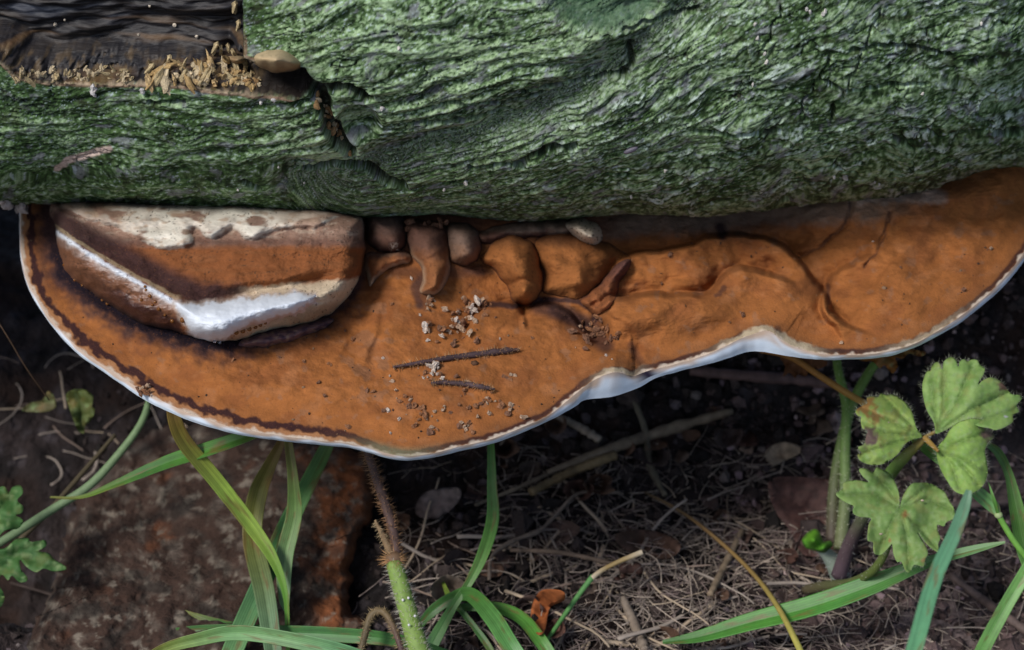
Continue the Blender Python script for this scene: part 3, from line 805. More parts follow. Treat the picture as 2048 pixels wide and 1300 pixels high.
V, f, c, (ox, oy, os_, oz) = lobe('o', OLD, 1.9, 46, oldf, old_color, n=760, rings=120, spine=[(180, 470), (330, 520), (480, 545), (640, 520)], extra=old_extra, sink=.35, jit=3, e=.55, soft=2)
# split into parts
fcs = f[:, ::-1]
cx = ox.reshape(-1)[fcs].mean(1); cyy = oy.reshape(-1)[fcs].mean(1)
rp = [(112, 462), (150, 488), (210, 526), (270, 560), (330, 592), (350, 604)]
side = cyy - np.interp(cx, [p[0] for p in rp], [p[1] for p in rp])
nosef = sdpoly(cx, cyy, NOSE) > 0
dripf = sdpoly(cx + 3 * noise(cx / 12, cyy / 12, 3), cyy + 3 * noise(cx / 12, cyy / 12, 4), DRIP) > 0
velf = (side > 2) & (cx < 366) & ~nosef
for nm, mk, mt in (('white_tongue', nosef, 'white'), ('velvet_face', velf, 'velvet'), ('pale_crust', dripf & ~nosef & ~velf, 'flesh'), ('upper_cap', ~(nosef | dripf | velf), 'cap')):
    ids, f2 = sub(fcs[mk])
    obj(nm, V[ids], f2, M[mt], oldf, cols=c[ids])
_oxy = np.stack([ox.reshape(-1), oy.reshape(-1)], -1); _oz = oz.reshape(-1)
def old_at(x, y):
    return P(x, y, _oz[np.argmin(((_oxy - (x, y)) ** 2).sum(1))])
put_lobe('lower_flap', [(668, 632), (664, 650), (612, 674), (548, 694), (500, 696), (470, 690), (500, 668), (560, 650), (620, 640)], .55, 12, lambda x, y, s: mix(mix(np.broadcast_to(np.array((.13, .07, .068)), x.shape + (3,)), (.06, .032, .045), ss(-.3, .4, noise(x / 14, y / 9, 45))), (.22, .15, .10), ss(.2, .6, noise(x / 10, y / 7, 46)) * .6), mat='flesh', parent=oldf, spine=[(500, 685), (640, 650)], sink=.3)
# guttation drops
def ico(sub_=1):
    bm = bmesh.new(); bmesh.ops.create_icosphere(bm, subdivisions=sub_, radius=1)
    V = np.array([v.co[:] for v in bm.verts]); F = np.array([[v.index for v in fa.verts] for fa in bm.faces]); bm.free()
    return V, F
IV, IF = ico(2); I1, F1 = ico(1)
drops = [(473, 665, 5), (486, 662, 5), (499, 658, 5), (511, 654, 4.5), (521, 650, 4), (531, 646, 3.5), (300, 592, 4), (311, 604, 3.5), (292, 580, 3), (318, 618, 4), (345, 642, 4.5), (283, 600, 3.5), (305, 610, 3), (150, 560, 3.5), (165, 570, 3.5), (205, 600, 3.5), (215, 607, 4), (182, 583, 3), (290, 573, 3), (330, 630, 3), (128, 530, 3), (618, 600, 3.5), (607, 611, 3.5), (630, 592, 3.2), (595, 619, 3), (560, 588, 2.5), (590, 585, 2.5), (341, 598, 3), (366, 640, 6)]
for x, y, r in drops:
    p = old_at(x, y)
    rr = r * .021
    amber = not (x > 550 or x == 341)
    obj('droplet', IV * rr + p + np.array([0, -.4, .3]) * rr, IF, M['drop' if amber else 'cleardrop'], oldf)
for x, y in ((430, 684), (440, 686)):
    obj('droplet', IV * .07 + old_at(x, y - 4) + np.array([0, -.1, 0]), IF, M['cleardrop'], oldf)

# ------------------------------------------------------------------ hairs, tubes, blades
def hairs(pts, dirs, L, wd, col):
    n = len(pts)
    dirs = dirs / (np.linalg.norm(dirs, axis=1)[:, None] + 1e-9)
    r = rng.normal(size=(n, 3)); s = np.cross(dirs, r); s /= np.linalg.norm(s, axis=1)[:, None] + 1e-9
    s2 = np.cross(dirs, s)
    L = np.broadcast_to(L, n)[:, None]
    a = pts + s * wd; b = pts - s * wd * .5 + s2 * wd * .8; c = pts - s * wd * .5 - s2 * wd * .8; t = pts + dirs * L
    V = np.stack([a, b, c, t], 1).reshape(-1, 3)
    i = np.arange(n)[:, None] * 4
    F = np.concatenate([i + [0, 1, 3], i + [1, 2, 3], i + [2, 0, 3]])
    return V, F, np.broadcast_to(np.asarray(col, float), (n * 4, 3))

def tube(pts, rad, sides=7, cols=None):
    pts = np.asarray(pts, float); n = len(pts)
    rad = np.broadcast_to(rad, n)
    tg = np.gradient(pts, axis=0); tg /= np.linalg.norm(tg, axis=1)[:, None] + 1e-9
    ref = np.array([.1, .3, 1.]); a = np.cross(tg, ref); a /= np.linalg.norm(a, axis=1)[:, None] + 1e-9
    b = np.cross(tg, a)
    th = np.linspace(0, 2 * math.pi, sides, endpoint=False)
    V = pts[:, None] + rad[:, None, None] * (np.cos(th)[None, :, None] * a[:, None] + np.sin(th)[None, :, None] * b[:, None])
    V = V.reshape(-1, 3)
    F = grid_faces(n, sides, True)
    e0 = len(V); V = np.vstack([V, pts[:1], pts[-1:]])
    j = np.arange(sides); j2 = (j + 1) % sides
    cap0 = np.stack([j2, j, np.full(sides, e0), np.full(sides, e0)], -1)
    cap1 = np.stack([j + (n - 1) * sides, j2 + (n - 1) * sides, np.full(sides, e0 + 1), np.full(sides, e0 + 1)], -1)
    Ft = np.concatenate([np.concatenate([F[:, [0, 1, 2]], F[:, [0, 2, 3]]]), cap0[:, :3], cap1[:, :3]])
    C = None
    if cols is not None:
        cols = np.broadcast_to(cols, (n, 3))
        C = np.vstack([np.repeat(cols, sides, 0), cols[:1], cols[-1:]])
    return V, Ft, C

def path3(ctrl, n):
    """ctrl rows: px, py, z[, extra...] -> 3-D points and the extras"""
    c = smooth_line(np.asarray(ctrl, float), n)
    return P(c[:, 0], c[:, 1], c[:, 2]), c[:, 3:]

def blade(name, ctrl, colors, label, roll=0.0, fold=.25, n=60, cat='grass blade', group='green grass blades under the fungus', twist=0.0):
    """ctrl rows: px, py, z, width in px"""
    p, ex = path3(ctrl, n)
    wpx = np.maximum(ex[:, 0], .5)
    wc = wpx * K * ((p - CAM) @ FW) * .5
    tg = np.gradient(p, axis=0); tg /= np.linalg.norm(tg, axis=1)[:, None]
    vw = CAM - p; vw /= np.linalg.norm(vw, axis=1)[:, None]
    sdv = np.cross(tg, vw); sdv /= np.linalg.norm(sdv, axis=1)[:, None]
    nm = np.cross(sdv, tg); nm *= np.sign((nm * vw).sum(1))[:, None]
    ang = roll + twist * np.linspace(0, 1, n)
    ca, sa = np.cos(ang)[:, None], np.sin(ang)[:, None]
    s2 = sdv * ca + nm * sa; n2 = nm * ca - sdv * sa
    kx = np.linspace(-1, 1, 19)
    topz = -fold * (1 - np.abs(kx)) + .02 * np.cos(kx * 28)
    Vt = p[:, None] + wc[:, None, None] * (kx[None, :, None] * s2[:, None] + topz[None, :, None] * n2[:, None])
    Vb = Vt - n2[:, None] * .018
    ring = np.concatenate([Vt, Vb[:, ::-1]], 1)
    V = ring.reshape(-1, 3)
    F = grid_faces(n, 38, True)
    t = np.linspace(0, 1, n)
    cs = np.asarray(colors, float)
    cc = np.stack([np.interp(t, np.linspace(0, 1, len(cs)), cs[:, k]) for k in range(3)], -1)
    sgn = np.concatenate([kx, kx[::-1]])
    C = np.repeat(cc[:, None], 38, 1)
    st = noise(t[:, None] * 2.5, sgn[None] * 4 + 9, hash(name + str(ctrl[0])) % 1000 if False else int(ctrl[0][0]) % 997)
    C = C * (1 + .3 * st[..., None]) * (1 + .16 * np.cos(sgn * 28)[None, :, None])
    blot = ss(.35, .6, fbm(t[:, None] * 9, sgn[None] * 1.6, int(ctrl[0][1]) % 991, 3))
    C = mix(C, (.17, .085, .03), blot * .55)
    o = obj(name, V, F, M['blade'], None, cols=C.reshape(-1, 3), base=p[0])
    return tag(o, label, cat, group)

GR, GY, GB, OL, BR = (.13, .33, .04), (.26, .38, .06), (.17, .35, .13), (.16, .17, .035), (.28, .12, .03)
GD = (.05, .15, .03)
blade('grass_shoot', [(578, 1420, -15, 8), (575, 1270, -12.5, 9), (570, 1185, -11, 12), (545, 1115, -9.8, 22), (500, 1048, -8.6, 30), (430, 958, -6.5, 32), (372, 888, -4.6, 32), (350, 842, -3.4, 28), (344, 800, -2.6, 22), (345, 770, -2.2, 12)],
      [GR, GR, (.13, .30, .04), GY, GY, (.22, .2, .04), BR], 'grass blade slanting from lower right up to the left rim, browned at its top', fold=.3)
blade('grass_shoot', [(100, 994, -9, 4), (160, 994, -8.5, 8), (225, 970, -7.6, 16), (330, 925, -6.2, 30), (420, 896, -5, 32), (505, 866, -4, 28), (560, 840, -3.4, 20)],
      [OL, (.11, .2, .03), GD, (.07, .2, .03), (.07, .19, .03), (.15, .15, .03)], 'dark green grass blade lying nearly level with a thin tip at the left', fold=.3, roll=.5)
blade('grass_shoot', [(560, 1420, -13, 30), (545, 1290, -11.8, 36), (528, 1180, -11, 42), (505, 1075, -10.5, 40), (515, 990, -9, 38), (540, 930, -7.5, 26), (570, 870, -6, 14)],
      [(.10, .2, .1), (.13, .22, .11), (.14, .24, .12), (.13, .17, .06), OL, (.14, .13, .03), (.18, .1, .03)], 'broad grass blade turning olive and rusty towards its upper end', fold=.35)
blade('grass_shoot', [(573, 1222, -12, 10), (568, 1190, -11.5, 24), (570, 1110, -10.2, 34), (588, 1030, -8.8, 32), (586, 960, -7.4, 22), (576, 880, -6, 16), (572, 850, -5.6, 10)],
      [GB, (.17, .28, .12), (.16, .27, .09), (.14, .24, .06), OL, (.2, .14, .03)], 'upright grass blade with a pale collar at its base, in front of the slab', fold=.3)
blade('grass_shoot', [(420, 1420, -13.4, 40), (470, 1290, -12.2, 42), (520, 1175, -11.5, 40), (575, 1050, -10.6, 38), (640, 920, -9, 30), (665, 870, -8.2, 22)],
      [GB, GB, (.11, .26, .11), (.09, .24, .08), (.09, .22, .06), (.10, .16, .04)], 'blue green grass blade leaning right behind the two upright blades', fold=.25)
blade('grass_shoot', [(240, 1360, -11, 16), (320, 1302, -9.5, 22), (400, 1278, -8.8, 28), (470, 1266, -8.4, 32), (560, 1276, -8.2, 32), (690, 1306, -8.6, 34), (800, 1350, -10, 34)],
      [OL, (.2, .27, .06), GB, (.2, .36, .15), (.16, .36, .16), GB], 'pale green grass blade arching along the bottom edge of the frame', fold=.25, roll=-.3)
blade('grass_shoot', [(340, 1262, -13, 10), (420, 1260, -12.8, 22), (540, 1264, -12.4, 28), (680, 1270, -12, 30), (800, 1282, -12, 26), (900, 1310, -13, 18)],
      [GD, GD, (.05, .17, .04), (.06, .2, .04), GD], 'dark green grass blade lying level across the foot of the slab', fold=.25)
blade('grass_shoot', [(370, 1222, -13, 4), (410, 1238, -13, 14), (470, 1255, -13.2, 18), (520, 1275, -13.6, 10)], [OL, GD, GD], 'short dim grass blade tip behind the level blade', fold=.25)
blade('grass_shoot', [(800, 1400, -15, 24), (860, 1295, -13.5, 28), (905, 1215, -12.5, 18), (935, 1170, -11.8, 17), (965, 1110, -10.6, 24), (985, 1040, -9, 26), (984, 970, -7.6, 20), (982, 890, -6.3, 14), (981, 860, -6, 9)],
      [GB, GB, (.10, .24, .06), (.10, .22, .05), (.08, .2, .04), (.09, .2, .04), (.07, .19, .03)], 'lone upright grass blade under the middle of the rim, beside the bristly stem', fold=.3)
blade('grass_shoot', [(830, 1262, -13.5, 10), (865, 1222, -13, 22), (905, 1196, -12.4, 24), (942, 1190, -11.8, 30), (985, 1235, -11.2, 36), (1020, 1290, -11, 36), (1080, 1380, -12, 34)],
      [GD, GD, (.06, .18, .03), (.10, .26, .07), (.09, .26, .07), (.10, .28, .08)], 'grass blade folded over in a sharp arch at the bottom centre', fold=.25)
blade('grass_shoot', [(910, 1215, -13.4, 14), (985, 1214, -13, 22), (1040, 1234, -12.6, 26), (1080, 1280, -12.4, 28), (1120, 1340, -13, 24)],
      [GD, (.07, .2, .03), (.09, .26, .04), (.1, .28, .06)], 'short bright grass blade curving down to the right of the folded blade', fold=.25)
blade('grass_shoot', [(884, 1160, -13.2, 5), (900, 1195, -13, 12), (930, 1230, -13.2, 12), (975, 1290, -13.8, 14), (1000, 1340, -14.5, 12)],
      [GY, GD, GD, OL], 'thin grass blade crossing behind the folded blade', fold=.2)
blade('grass_shoot', [(1325, 1284, -13.4, 8), (1400, 1272, -13, 26), (1500, 1243, -12.2, 38), (1620, 1212, -11.2, 44), (1740, 1170, -10, 42), (1850, 1126, -8.8, 26), (1950, 1098, -7.8, 18), (2010, 1084, -7.2, 5)],
      [GD, (.06, .21, .03), (.07, .24, .03), (.07, .24, .04), (.08, .22, .05), (.10, .24, .08), (.16, .28, .12)], 'long broad grass blade sweeping level below the lobed leaf', fold=.28, roll=.35)
blade('grass_shoot', [(1790, 1420, 2, 30), (1828, 1300, 2.5, 32), (1868, 1160, 3.2, 32), (1908, 1070, 3.8, 28), (1930, 1010, 4.3, 22), (1938, 980, 4.6, 12)],
      [GB, (.13, .34, .16), (.12, .32, .16), (.11, .28, .15), (.12, .24, .14)], 'out of focus grass blade close to the camera, in front of the level blade', fold=.2)
blade('grass_shoot', [(1920, 1400, -3, 26), (1965, 1300, -2.2, 28), (2010, 1215, -1.2, 28), (2060, 1130, 0, 26), (2100, 1060, 1, 20)],
      [(.16, .36, .08), (.17, .38, .09), (.15, .34, .08), (.14, .3, .07)], 'bright grass blade crossing the lower right corner', fold=.2)
blade('grass_shoot', [(2090, 1190, -9, 30), (2052, 1105, -8.2, 34), (2034, 1020, -7.4, 30), (2018, 950, -6.6, 18), (1996, 905, -6, 18), (1970, 885, -5.6, 10)],
      [GD, (.07, .19, .03), (.08, .2, .03), (.09, .21, .04), (.08, .17, .04)], 'dark grass blade bending up the right edge behind the jointed stalk', fold=.3)
# the jointed grass stalk at the right edge
js = empty('grass_culm', P(2140, 1240, -9.5), 'jointed green grass stalk with one leaf pointing up left, at the right edge', 'grass stalk', 'green grass blades under the fungus')
p, _ = path3([(2140, 1240, -9.5), (2080, 1150, -8), (2030, 1085, -6.8), (2008, 1050, -6.2), (1997, 1030, -5.8)], 30)
V, F, C = tube(p, np.linspace(.16, .13, 30), 9, (.13, .30, .05)); obj('culm', V, F, M['stem'], js, cols=C)
for q, r in ((16, .2), (29, .19)):
    obj('node', IV * np.array([r, r, r * .8]) + p[q], IF, M['stem'], js, cols=np.full((len(IV), 3), (.28, .36, .16)))
def ribbon(ctrl, colors, n=40, fold=.25, roll=0.):
    o = blade('tmp', ctrl, colors, 'x', roll, fold, n)
    me = o.data
    V = np.empty(len(me.vertices) * 3, np.float32); me.vertices.foreach_get('co', V); V = V.reshape(-1, 3) / S + BASE[o.name]
    F = np.empty(len(me.loops), np.int32); me.loops.foreach_get('vertex_index', F); F = F.reshape(-1, 4)
    C = np.empty(len(V) * 4, np.float32); me.color_attributes['Col'].data.foreach_get('color', C)
    BASE.pop(o.name)
    bpy.data.objects.remove(o); bpy.data.meshes.remove(me)
    return V, F, C.reshape(-1, 4)[:, :3]
V, F, C = ribbon([(1997, 1032, -5.8, 10), (1985, 1012, -5.5, 26), (1950, 980, -5, 28), (1905, 935, -5.2, 26), (1850, 895, -5.6, 22), (1800, 850, -6, 8)], [GB, (.12, .30, .08), (.12, .29, .08), (.09, .22, .04), (.08, .2, .03)])
obj('leaf_blade', V, F, M['blade'], js, cols=C)
V, F, C = ribbon([(1996, 1028, -5.7, 6), (1988, 1000, -5, 7), (1977, 965, -4.5, 2)], [(.1, .26, .05), (.09, .24, .04)], n=16)
obj('leaf_blade', V, F, M['blade'], js, cols=C)

# plain stems
def stem(name, ctrl, col, label, cat, n=40, sides=8, group=None, mat='stem', hair=0, haircol=(.5, .5, .42), hl=.3, knots=None):
    """ctrl rows: px, py, z, width px"""
    p, ex = path3(ctrl, n)
    r = ex[:, 0] * K * ((p - CAM) @ FW) * .5
    cs = np.asarray(col, float)
    if cs.ndim == 2:
        cs = np.stack([np.interp(np.linspace(0, 1, n), np.linspace(0, 1, len(cs)), cs[:, k]) for k in range(3)], -1)
    V, F, C = tube(p, r, sides, cs)
    if not hair:
        o = obj(name, V, F, M[mat], None, cols=C, base=p[0])
        return tag(o, label, cat, group)
    e = empty(name, p[0], label, cat, group)
    obj('stalk', V, F, M[mat], e, cols=C)
    add_hairs(e, p, r, hair, hl, haircol)
    return e

def add_hairs(e, p, r, n, hl, col, wd=.02, name='hairs'):
    i = rng.random(n) * (len(p) - 1)
    q = np.stack([np.interp(i, range(len(p)), p[:, k]) for k in range(3)], -1)
    rr = np.interp(i, range(len(p)), r)
    dr = rng.normal(size=(n, 3))
    tg = np.gradient(p, axis=0); tg = np.stack([np.interp(i, range(len(p)), tg[:, k]) for k in range(3)], -1); tg /= np.linalg.norm(tg, axis=1)[:, None]
    dr -= (dr * tg).sum(1)[:, None] * tg; dr /= np.linalg.norm(dr, axis=1)[:, None]
    q = q + dr * rr[:, None] * .9
    dr = dr + tg * rng.normal(-.1, .3, n)[:, None]
    V, F, C = hairs(q, dr, hl * rng.uniform(.5, 1.15, n), wd, col)
    o = obj(name, V, F, M['hair'], e, cols=C * rng.uniform(.6, 1.2, (n, 1)).repeat(4, 0))
    o['kind'] = 'stuff'

stem('curved_shoot', [(-60, 1115, -13, 18), (0, 1085, -12.5, 18), (100, 1022, -11.8, 18), (180, 970, -11, 18), (240, 905, -10, 16), (280, 850, -9, 15), (296, 805, -8, 14), (288, 770, -7.2, 12)], [(.13, .2, .1), (.15, .22, .11), (.13, .2, .09)], 'grey green curved stem rising from the left edge to the rim', 'plant stem')
stem('dim_shoot', [(40, 1080, -13.5, 12), (100, 1020, -13, 11), (170, 940, -12.4, 10), (230, 870, -11.8, 8)], (.07, .055, .03), 'dim olive stem behind the grey green curved stem', 'plant stem')
stem('grass_culm', [(1290, 985, -14.2, 4), (1340, 1010, -14, 7), (1400, 1050, -13.4, 8), (1490, 1130, -12.4, 9), (1550, 1205, -11.5, 11), (1600, 1300, -10.8, 14), (1640, 1400, -12, 14)], [(.12, .08, .04), (.17, .10, .04), (.20, .13, .04), (.34, .3, .07), (.3, .34, .07)], 'long yellow brown grass stalk running diagonally through the litter', 'grass stalk')
stem('rusty_shoot', [(1520, 700, -4.5, 12), (1580, 714, -4.8, 13), (1640, 752, -5.4, 14), (1700, 790, -6, 15), (1745, 815, -6.4, 14)], [(.25, .1, .02), (.3, .14, .03), (.28, .18, .04)], 'rusty stalk slanting from the rim towards the three part leaf', 'plant stem')
stem('green_shoot', [(1672, 690, -7, 16), (1676, 740, -7.6, 18), (1692, 810, -8.6, 20), (1690, 900, -10, 22), (1690, 1000, -11.6, 24), (1680, 1100, -13.2, 28)], [(.11, .2, .04), (.12, .22, .05), (.10, .15, .05), (.13, .14, .07)], 'straight hairy green stalk under the right hand part of the rim', 'plant stem', hair=260, haircol=(.4, .42, .3), hl=.22)
stem('green_shoot', [(1770, 705, -6.6, 18), (1738, 745, -7.4, 19), (1704, 810, -8.6, 22), (1682, 890, -10, 22), (1668, 980, -11.6, 24), (1664, 1085, -13.2, 26)], [(.09, .17, .03), (.10, .18, .04), (.08, .10, .04), (.07, .05, .04)], 'hairy green stalk crossing in front of the straight one and bending right', 'plant stem', hair=260, haircol=(.3, .3, .22), hl=.22)
stem('grass_shoot', [(1060, 1330, -14, 6), (1100, 1272, -13.4, 9), (1150, 1200, -12.6, 10), (1186, 1152, -12, 12)], [(.05, .16, .04), (.07, .2, .05), (.1, .25, .08)], 'thin green shoot below the straw end', 'grass blade')
stem('straw_end', [(1184, 1156, -12, 11), (1205, 1140, -11.8, 10), (1240, 1122, -11.5, 10), (1285, 1104, -11.2, 12)], [(.5, .42, .30), (.26, .18, .07), (.30, .22, .10), (.48, .40, .29)], 'broken yellow straw end with pale tips', 'straw')

# bristly stem in the middle
e = empty('bristly_plant', P(905, 1420, -13.5), 'bristly stem, brown above a joint and green below it, under the middle of the rim', 'plant stem')
p, ex = path3([(730, 880, -4.5, 17), (742, 925, -5.2, 18), (768, 1000, -6.6, 20), (786, 1060, -7.6, 20), (795, 1118, -8.6, 20)], 40)
r = ex[:, 0] * K * 45 * 2 * .5
V, F, C = tube(p, r, 9, np.array((.085, .05, .042))); obj('upper_stalk', V, F, M['stem'], e, cols=C)
add_hairs(e, p, r, 520, .36, (.26, .14, .07))
p, ex = path3([(788, 1125, -8.6, 34), (798, 1160, -9, 36), (815, 1220, -9.8, 38), (838, 1300, -10.6, 42), (880, 1420, -12.5, 44)], 40)
r = ex[:, 0] * K * 90 * .5
V, F, C = tube(p, r, 11, np.array((.17, .26, .06))); obj('lower_stalk', V, F, M['stem'], e, cols=C)
add_hairs(e, p, r, 800, .36, (.42, .40, .34), .014)
nd = P(789, 1118, -8.5)
obj('joint', IV * np.array([.42, .4, .34]) * (1 + .15 * noise(IV[:, 0] * 3, IV[:, 1] * 3 + IV[:, 2], 3))[:, None] + nd, IF, M['stem'], e, cols=np.full((len(IV), 3), (.14, .085, .05)))
n = 170
dr = rng.normal(size=(n, 3)); dr[:, 2] *= .5; dr /= np.linalg.norm(dr, axis=1)[:, None]
V, F, C = hairs(nd + dr * .33, dr, .55 * rng.uniform(.5, 1.1, n), .022, (.36, .2, .09)); o = obj('bristles', V, F, M['hair'], e, cols=C); o['kind'] = 'stuff'
p, ex = path3([(782, 1108, -8.4, 16), (770, 1080, -7.9, 15), (760, 1060, -7.5, 10), (750, 1040, -7.2, 5)], 20)
r = ex[:, 0] * K * 90 * .5
V, F, C = tube(p, r, 7, np.array((.20, .13, .07))); obj('bud', V, F, M['stem'], e, cols=C); add_hairs(e, p, r, 110, .26, (.35, .26, .15))
for x, y in ((817, 1196), (806, 1200), (830, 1232), (818, 1250), (806, 1120)):
    obj('white_speck', I1 * .07 + P(x, y, -9.2 + (1200 - y) * .008), F1, M['white'], e, cols=np.full((len(I1), 3), .6))
# wilted bristly leaf stalk beside it
stem('bristly_shoot', [(715, 1330, -11.5, 14), (730, 1270, -10.8, 14), (742, 1232, -10.3, 16), (762, 1222, -10.1, 16), (780, 1240, -10.2, 14), (800, 1290, -10.6, 13), (815, 1350, -11.5, 12)], [(.10, .075, .04), (.10, .075, .04), (.14, .10, .05), (.08, .045, .04), (.08, .045, .05)], 'small brown bristly stalk bent over, left of the bristly stem', 'plant stem', hair=360, haircol=(.3, .22, .12), hl=.26)
# ------------------------------------------------------------------ leaves
def leaf_mesh(outline, zf, veins, colf, step=7.0, thick=.03, teeth=0):
    o = np.asarray(outline, float)
    o = smooth_line(o, max(80, int(len(o) * 5)), closed=True, per=8)
    lo, hi = o.min(0), o.max(0)
    gx_, gy_ = np.meshgrid(np.arange(lo[0], hi[0], step), np.arange(lo[1], hi[1], step))
    gx_ = gx_ + rng.uniform(-1.5, 1.5, gx_.shape); gy_ = gy_ + rng.uniform(-1.5, 1.5, gy_.shape)
    s = sdpoly(gx_, gy_, o)
    k = s > step * .55
    pts = np.vstack([o, np.stack([gx_[k], gy_[k]], -1)])
    n = len(o)
    r = delaunay_2d_cdt([Vector(q) for q in pts], [(i, (i + 1) % n) for i in range(n)], [], 1, 1e-6)
    q = np.array([v[:] for v in r[0]]); F = np.array([f for f in r[2] if len(f) == 3])
    vd = np.full(len(q), 1e9); vw = np.zeros(len(q))
    for vn in veins:
        vd = np.minimum(vd, polydist(q[:, 0], q[:, 1], vn))
    s = np.maximum(sdpoly(q[:, 0], q[:, 1], o), 0)
    z = zf(q[:, 0], q[:, 1]) - .10 * np.exp(-(vd / 3.0) ** 2) + .07 * ss(0, 16, vd) + .03 * noise(q[:, 0] / 9, q[:, 1] / 9, 7)
    Vt = P(q[:, 0], q[:, 1], z)
    C = colf(q[:, 0], q[:, 1], s, vd)
    Vb = Vt - np.array([0, .4, .9]) * thick
    m_ = len(Vt)
    from collections import Counter
    ed = Counter()
    for f in F:
        for a, b in ((f[0], f[1]), (f[1], f[2]), (f[2], f[0])):
            ed[(a, b)] += 1
    bd = [(a, b) for (a, b) in ed if (b, a) not in ed]
    sidef = np.array([t for a, b in bd for t in ((b, a, a + m_), (b, a + m_, b + m_))])
    Fa = np.concatenate([F, F[:, ::-1] + m_, sidef])
    # orient: delaunay runs in pixel space (y down)
    Fa = Fa[:, ::-1]
    return np.vstack([Vt, Vb]), Fa, np.vstack([C, C * .9]), (q, Vt, o, z)

def leaf_hairs(lm, parent, n_edge=160, n_top=160, L=.25, col=(.36, .38, .28)):
    q, Vt, o, z = lm
    i = rng.integers(0, len(o), n_edge)
    cen = q.mean(0)
    a = o[i]; nx2 = o[(i + 1) % len(o)] - o[i - 1]
    nv = np.stack([nx2[:, 1], -nx2[:, 0]], -1); nv /= np.linalg.norm(nv, axis=1)[:, None] + 1e-9
    test = sdpoly(a[:, 0] + nv[:, 0] * 3, a[:, 1] + nv[:, 1] * 3, o)
    nv *= np.where(test > 0, -1, 1)[:, None]
    j = [int(np.argmin(((q - t) ** 2).sum(1))) for t in a]
    p0 = Vt[j]
    d = nv[:, :1] * np.array([1, 0, 0]) + nv[:, 1:] * -UP + rng.normal(0, .35, (n_edge, 3))
    k = rng.integers(0, len(Vt), n_top)
    d2 = rng.normal(0, .5, (n_top, 3)) - FW * .5 + UP * .3
    V, F, C = hairs(np.vstack([p0, Vt[k]]), np.vstack([d, d2]), np.concatenate([L * rng.uniform(.5, 1.2, n_edge), L * .5 * rng.uniform(.5, 1.2, n_top)]), .005, col)
    h = obj('hairs', V, F, M['hair'], parent, cols=C); h['kind'] = 'stuff'

def cr(pts):   # points measured in an enlarged crop of the photograph
    return [(1640 + .3539 * x, 700 + .3539 * y) for x, y in pts]
LA = cr([(655, 470), (650, 440), (640, 400), (605, 340), (585, 270), (578, 200), (590, 150), (608, 115), (625, 118), (632, 90), (655, 68), (675, 75), (690, 110), (700, 65), (725, 45), (750, 40), (770, 60), (782, 95), (790, 65), (815, 50), (835, 65), (860, 52), (890, 58), (905, 85), (930, 100), (925, 135), (898, 180), (894, 196), (920, 172), (960, 155), (1000, 165), (1035, 190), (1060, 225), (1085, 250), (1130, 255), (1140, 275), (1110, 310), (1125, 345), (1090, 365), (1092, 400), (1060, 425), (1030, 440), (990, 450), (960, 440), (900, 430), (840, 410), (760, 432), (700, 455)])
LB = cr([(580, 485), (545, 440), (530, 380), (510, 330), (470, 285), (430, 258), (400, 250), (375, 255), (345, 245), (330, 265), (300, 262), (265, 270), (268, 300), (230, 320), (200, 345), (215, 370), (235, 375), (230, 395), (240, 440), (270, 455), (262, 480), (250, 530), (215, 550), (235, 580), (212, 590), (225, 620), (260, 640), (310, 648), (360, 640), (410, 610), (445, 580), (480, 530), (520, 505), (560, 495)])
LC = cr([(660, 570), (672, 535), (705, 500), (730, 455), (770, 415), (820, 395), (880, 388), (930, 400), (965, 425), (975, 460), (985, 490), (960, 510), (940, 540), (932, 570), (940, 620), (948, 680), (935, 740), (900, 785), (850, 810), (800, 812), (755, 790), (720, 740), (690, 690), (670, 640), (660, 600)])
LD = cr([(450, 888), (448, 820), (430, 760), (395, 700), (340, 668), (320, 662), (300, 690), (260, 670), (220, 672), (240, 710), (275, 745), (215, 735), (160, 740), (130, 755), (130, 785), (90, 810), (115, 840), (155, 865), (190, 880), (185, 915), (220, 940), (288, 948), (275, 985), (268, 1040), (270, 1075), (300, 1085), (300, 1120), (310, 1150), (345, 1155), (375, 1130), (405, 1095), (410, 1110), (415, 1150), (435, 1195), (460, 1195), (480, 1240), (505, 1255), (530, 1215), (555, 1215), (585, 1220), (595, 1180), (610, 1150), (600, 1110), (570, 1060), (552, 1025), (590, 1080), (620, 1110), (640, 1125), (670, 1140), (668, 1095), (680, 1060), (665, 1020), (665, 985), (700, 995), (715, 970), (760, 945), (755, 890), (730, 850), (705, 800), (680, 785), (640, 760), (600, 750), (560, 750), (520, 755), (480, 800), (460, 850)])
def leaf_col(spots, g1=(.27, .41, .12), g2=(.20, .34, .09), rust=.14, seed=0):
    def f(x, y, s, vd):
        c = mix(np.broadcast_to(np.array(g1), x.shape + (3,)), g2, ss(-.3, .5, fbm(x / 28, y / 28, 500 + seed, 3)))
        c = mix(c, (.27, .38, .16), ss(.2, .6, fbm(x / 12, y / 12, 501 + seed, 3)) * .6)
        c = mix(c, (.30, .17, .06), ss(.1, .6, fbm(x / 24, y / 24, 502 + seed, 3)) * rust * 1.6)
        c = mix(c, (.07, .12, .03), ss(3.2, .8, vd) * .45)
        for (cx_, cy_, r_, cc) in spots:
            q = np.hypot(x - cx_, y - cy_) + r_ * .5 * noise(x / 9, y / 9, 503 + seed)
            c = mix(c, cc, ss(r_, r_ * .45, q))
        return c
    return f
W = lambda pts: cr(pts)
but = empty('hairy_leaf_plant', on_ground(1690, 1140), 'hairy green plant with toothed leaves at the lower right, beside the hairy stalks', 'plant')
BRN = (.14, .085, .06)
J = cr([(600, 490)])[0]
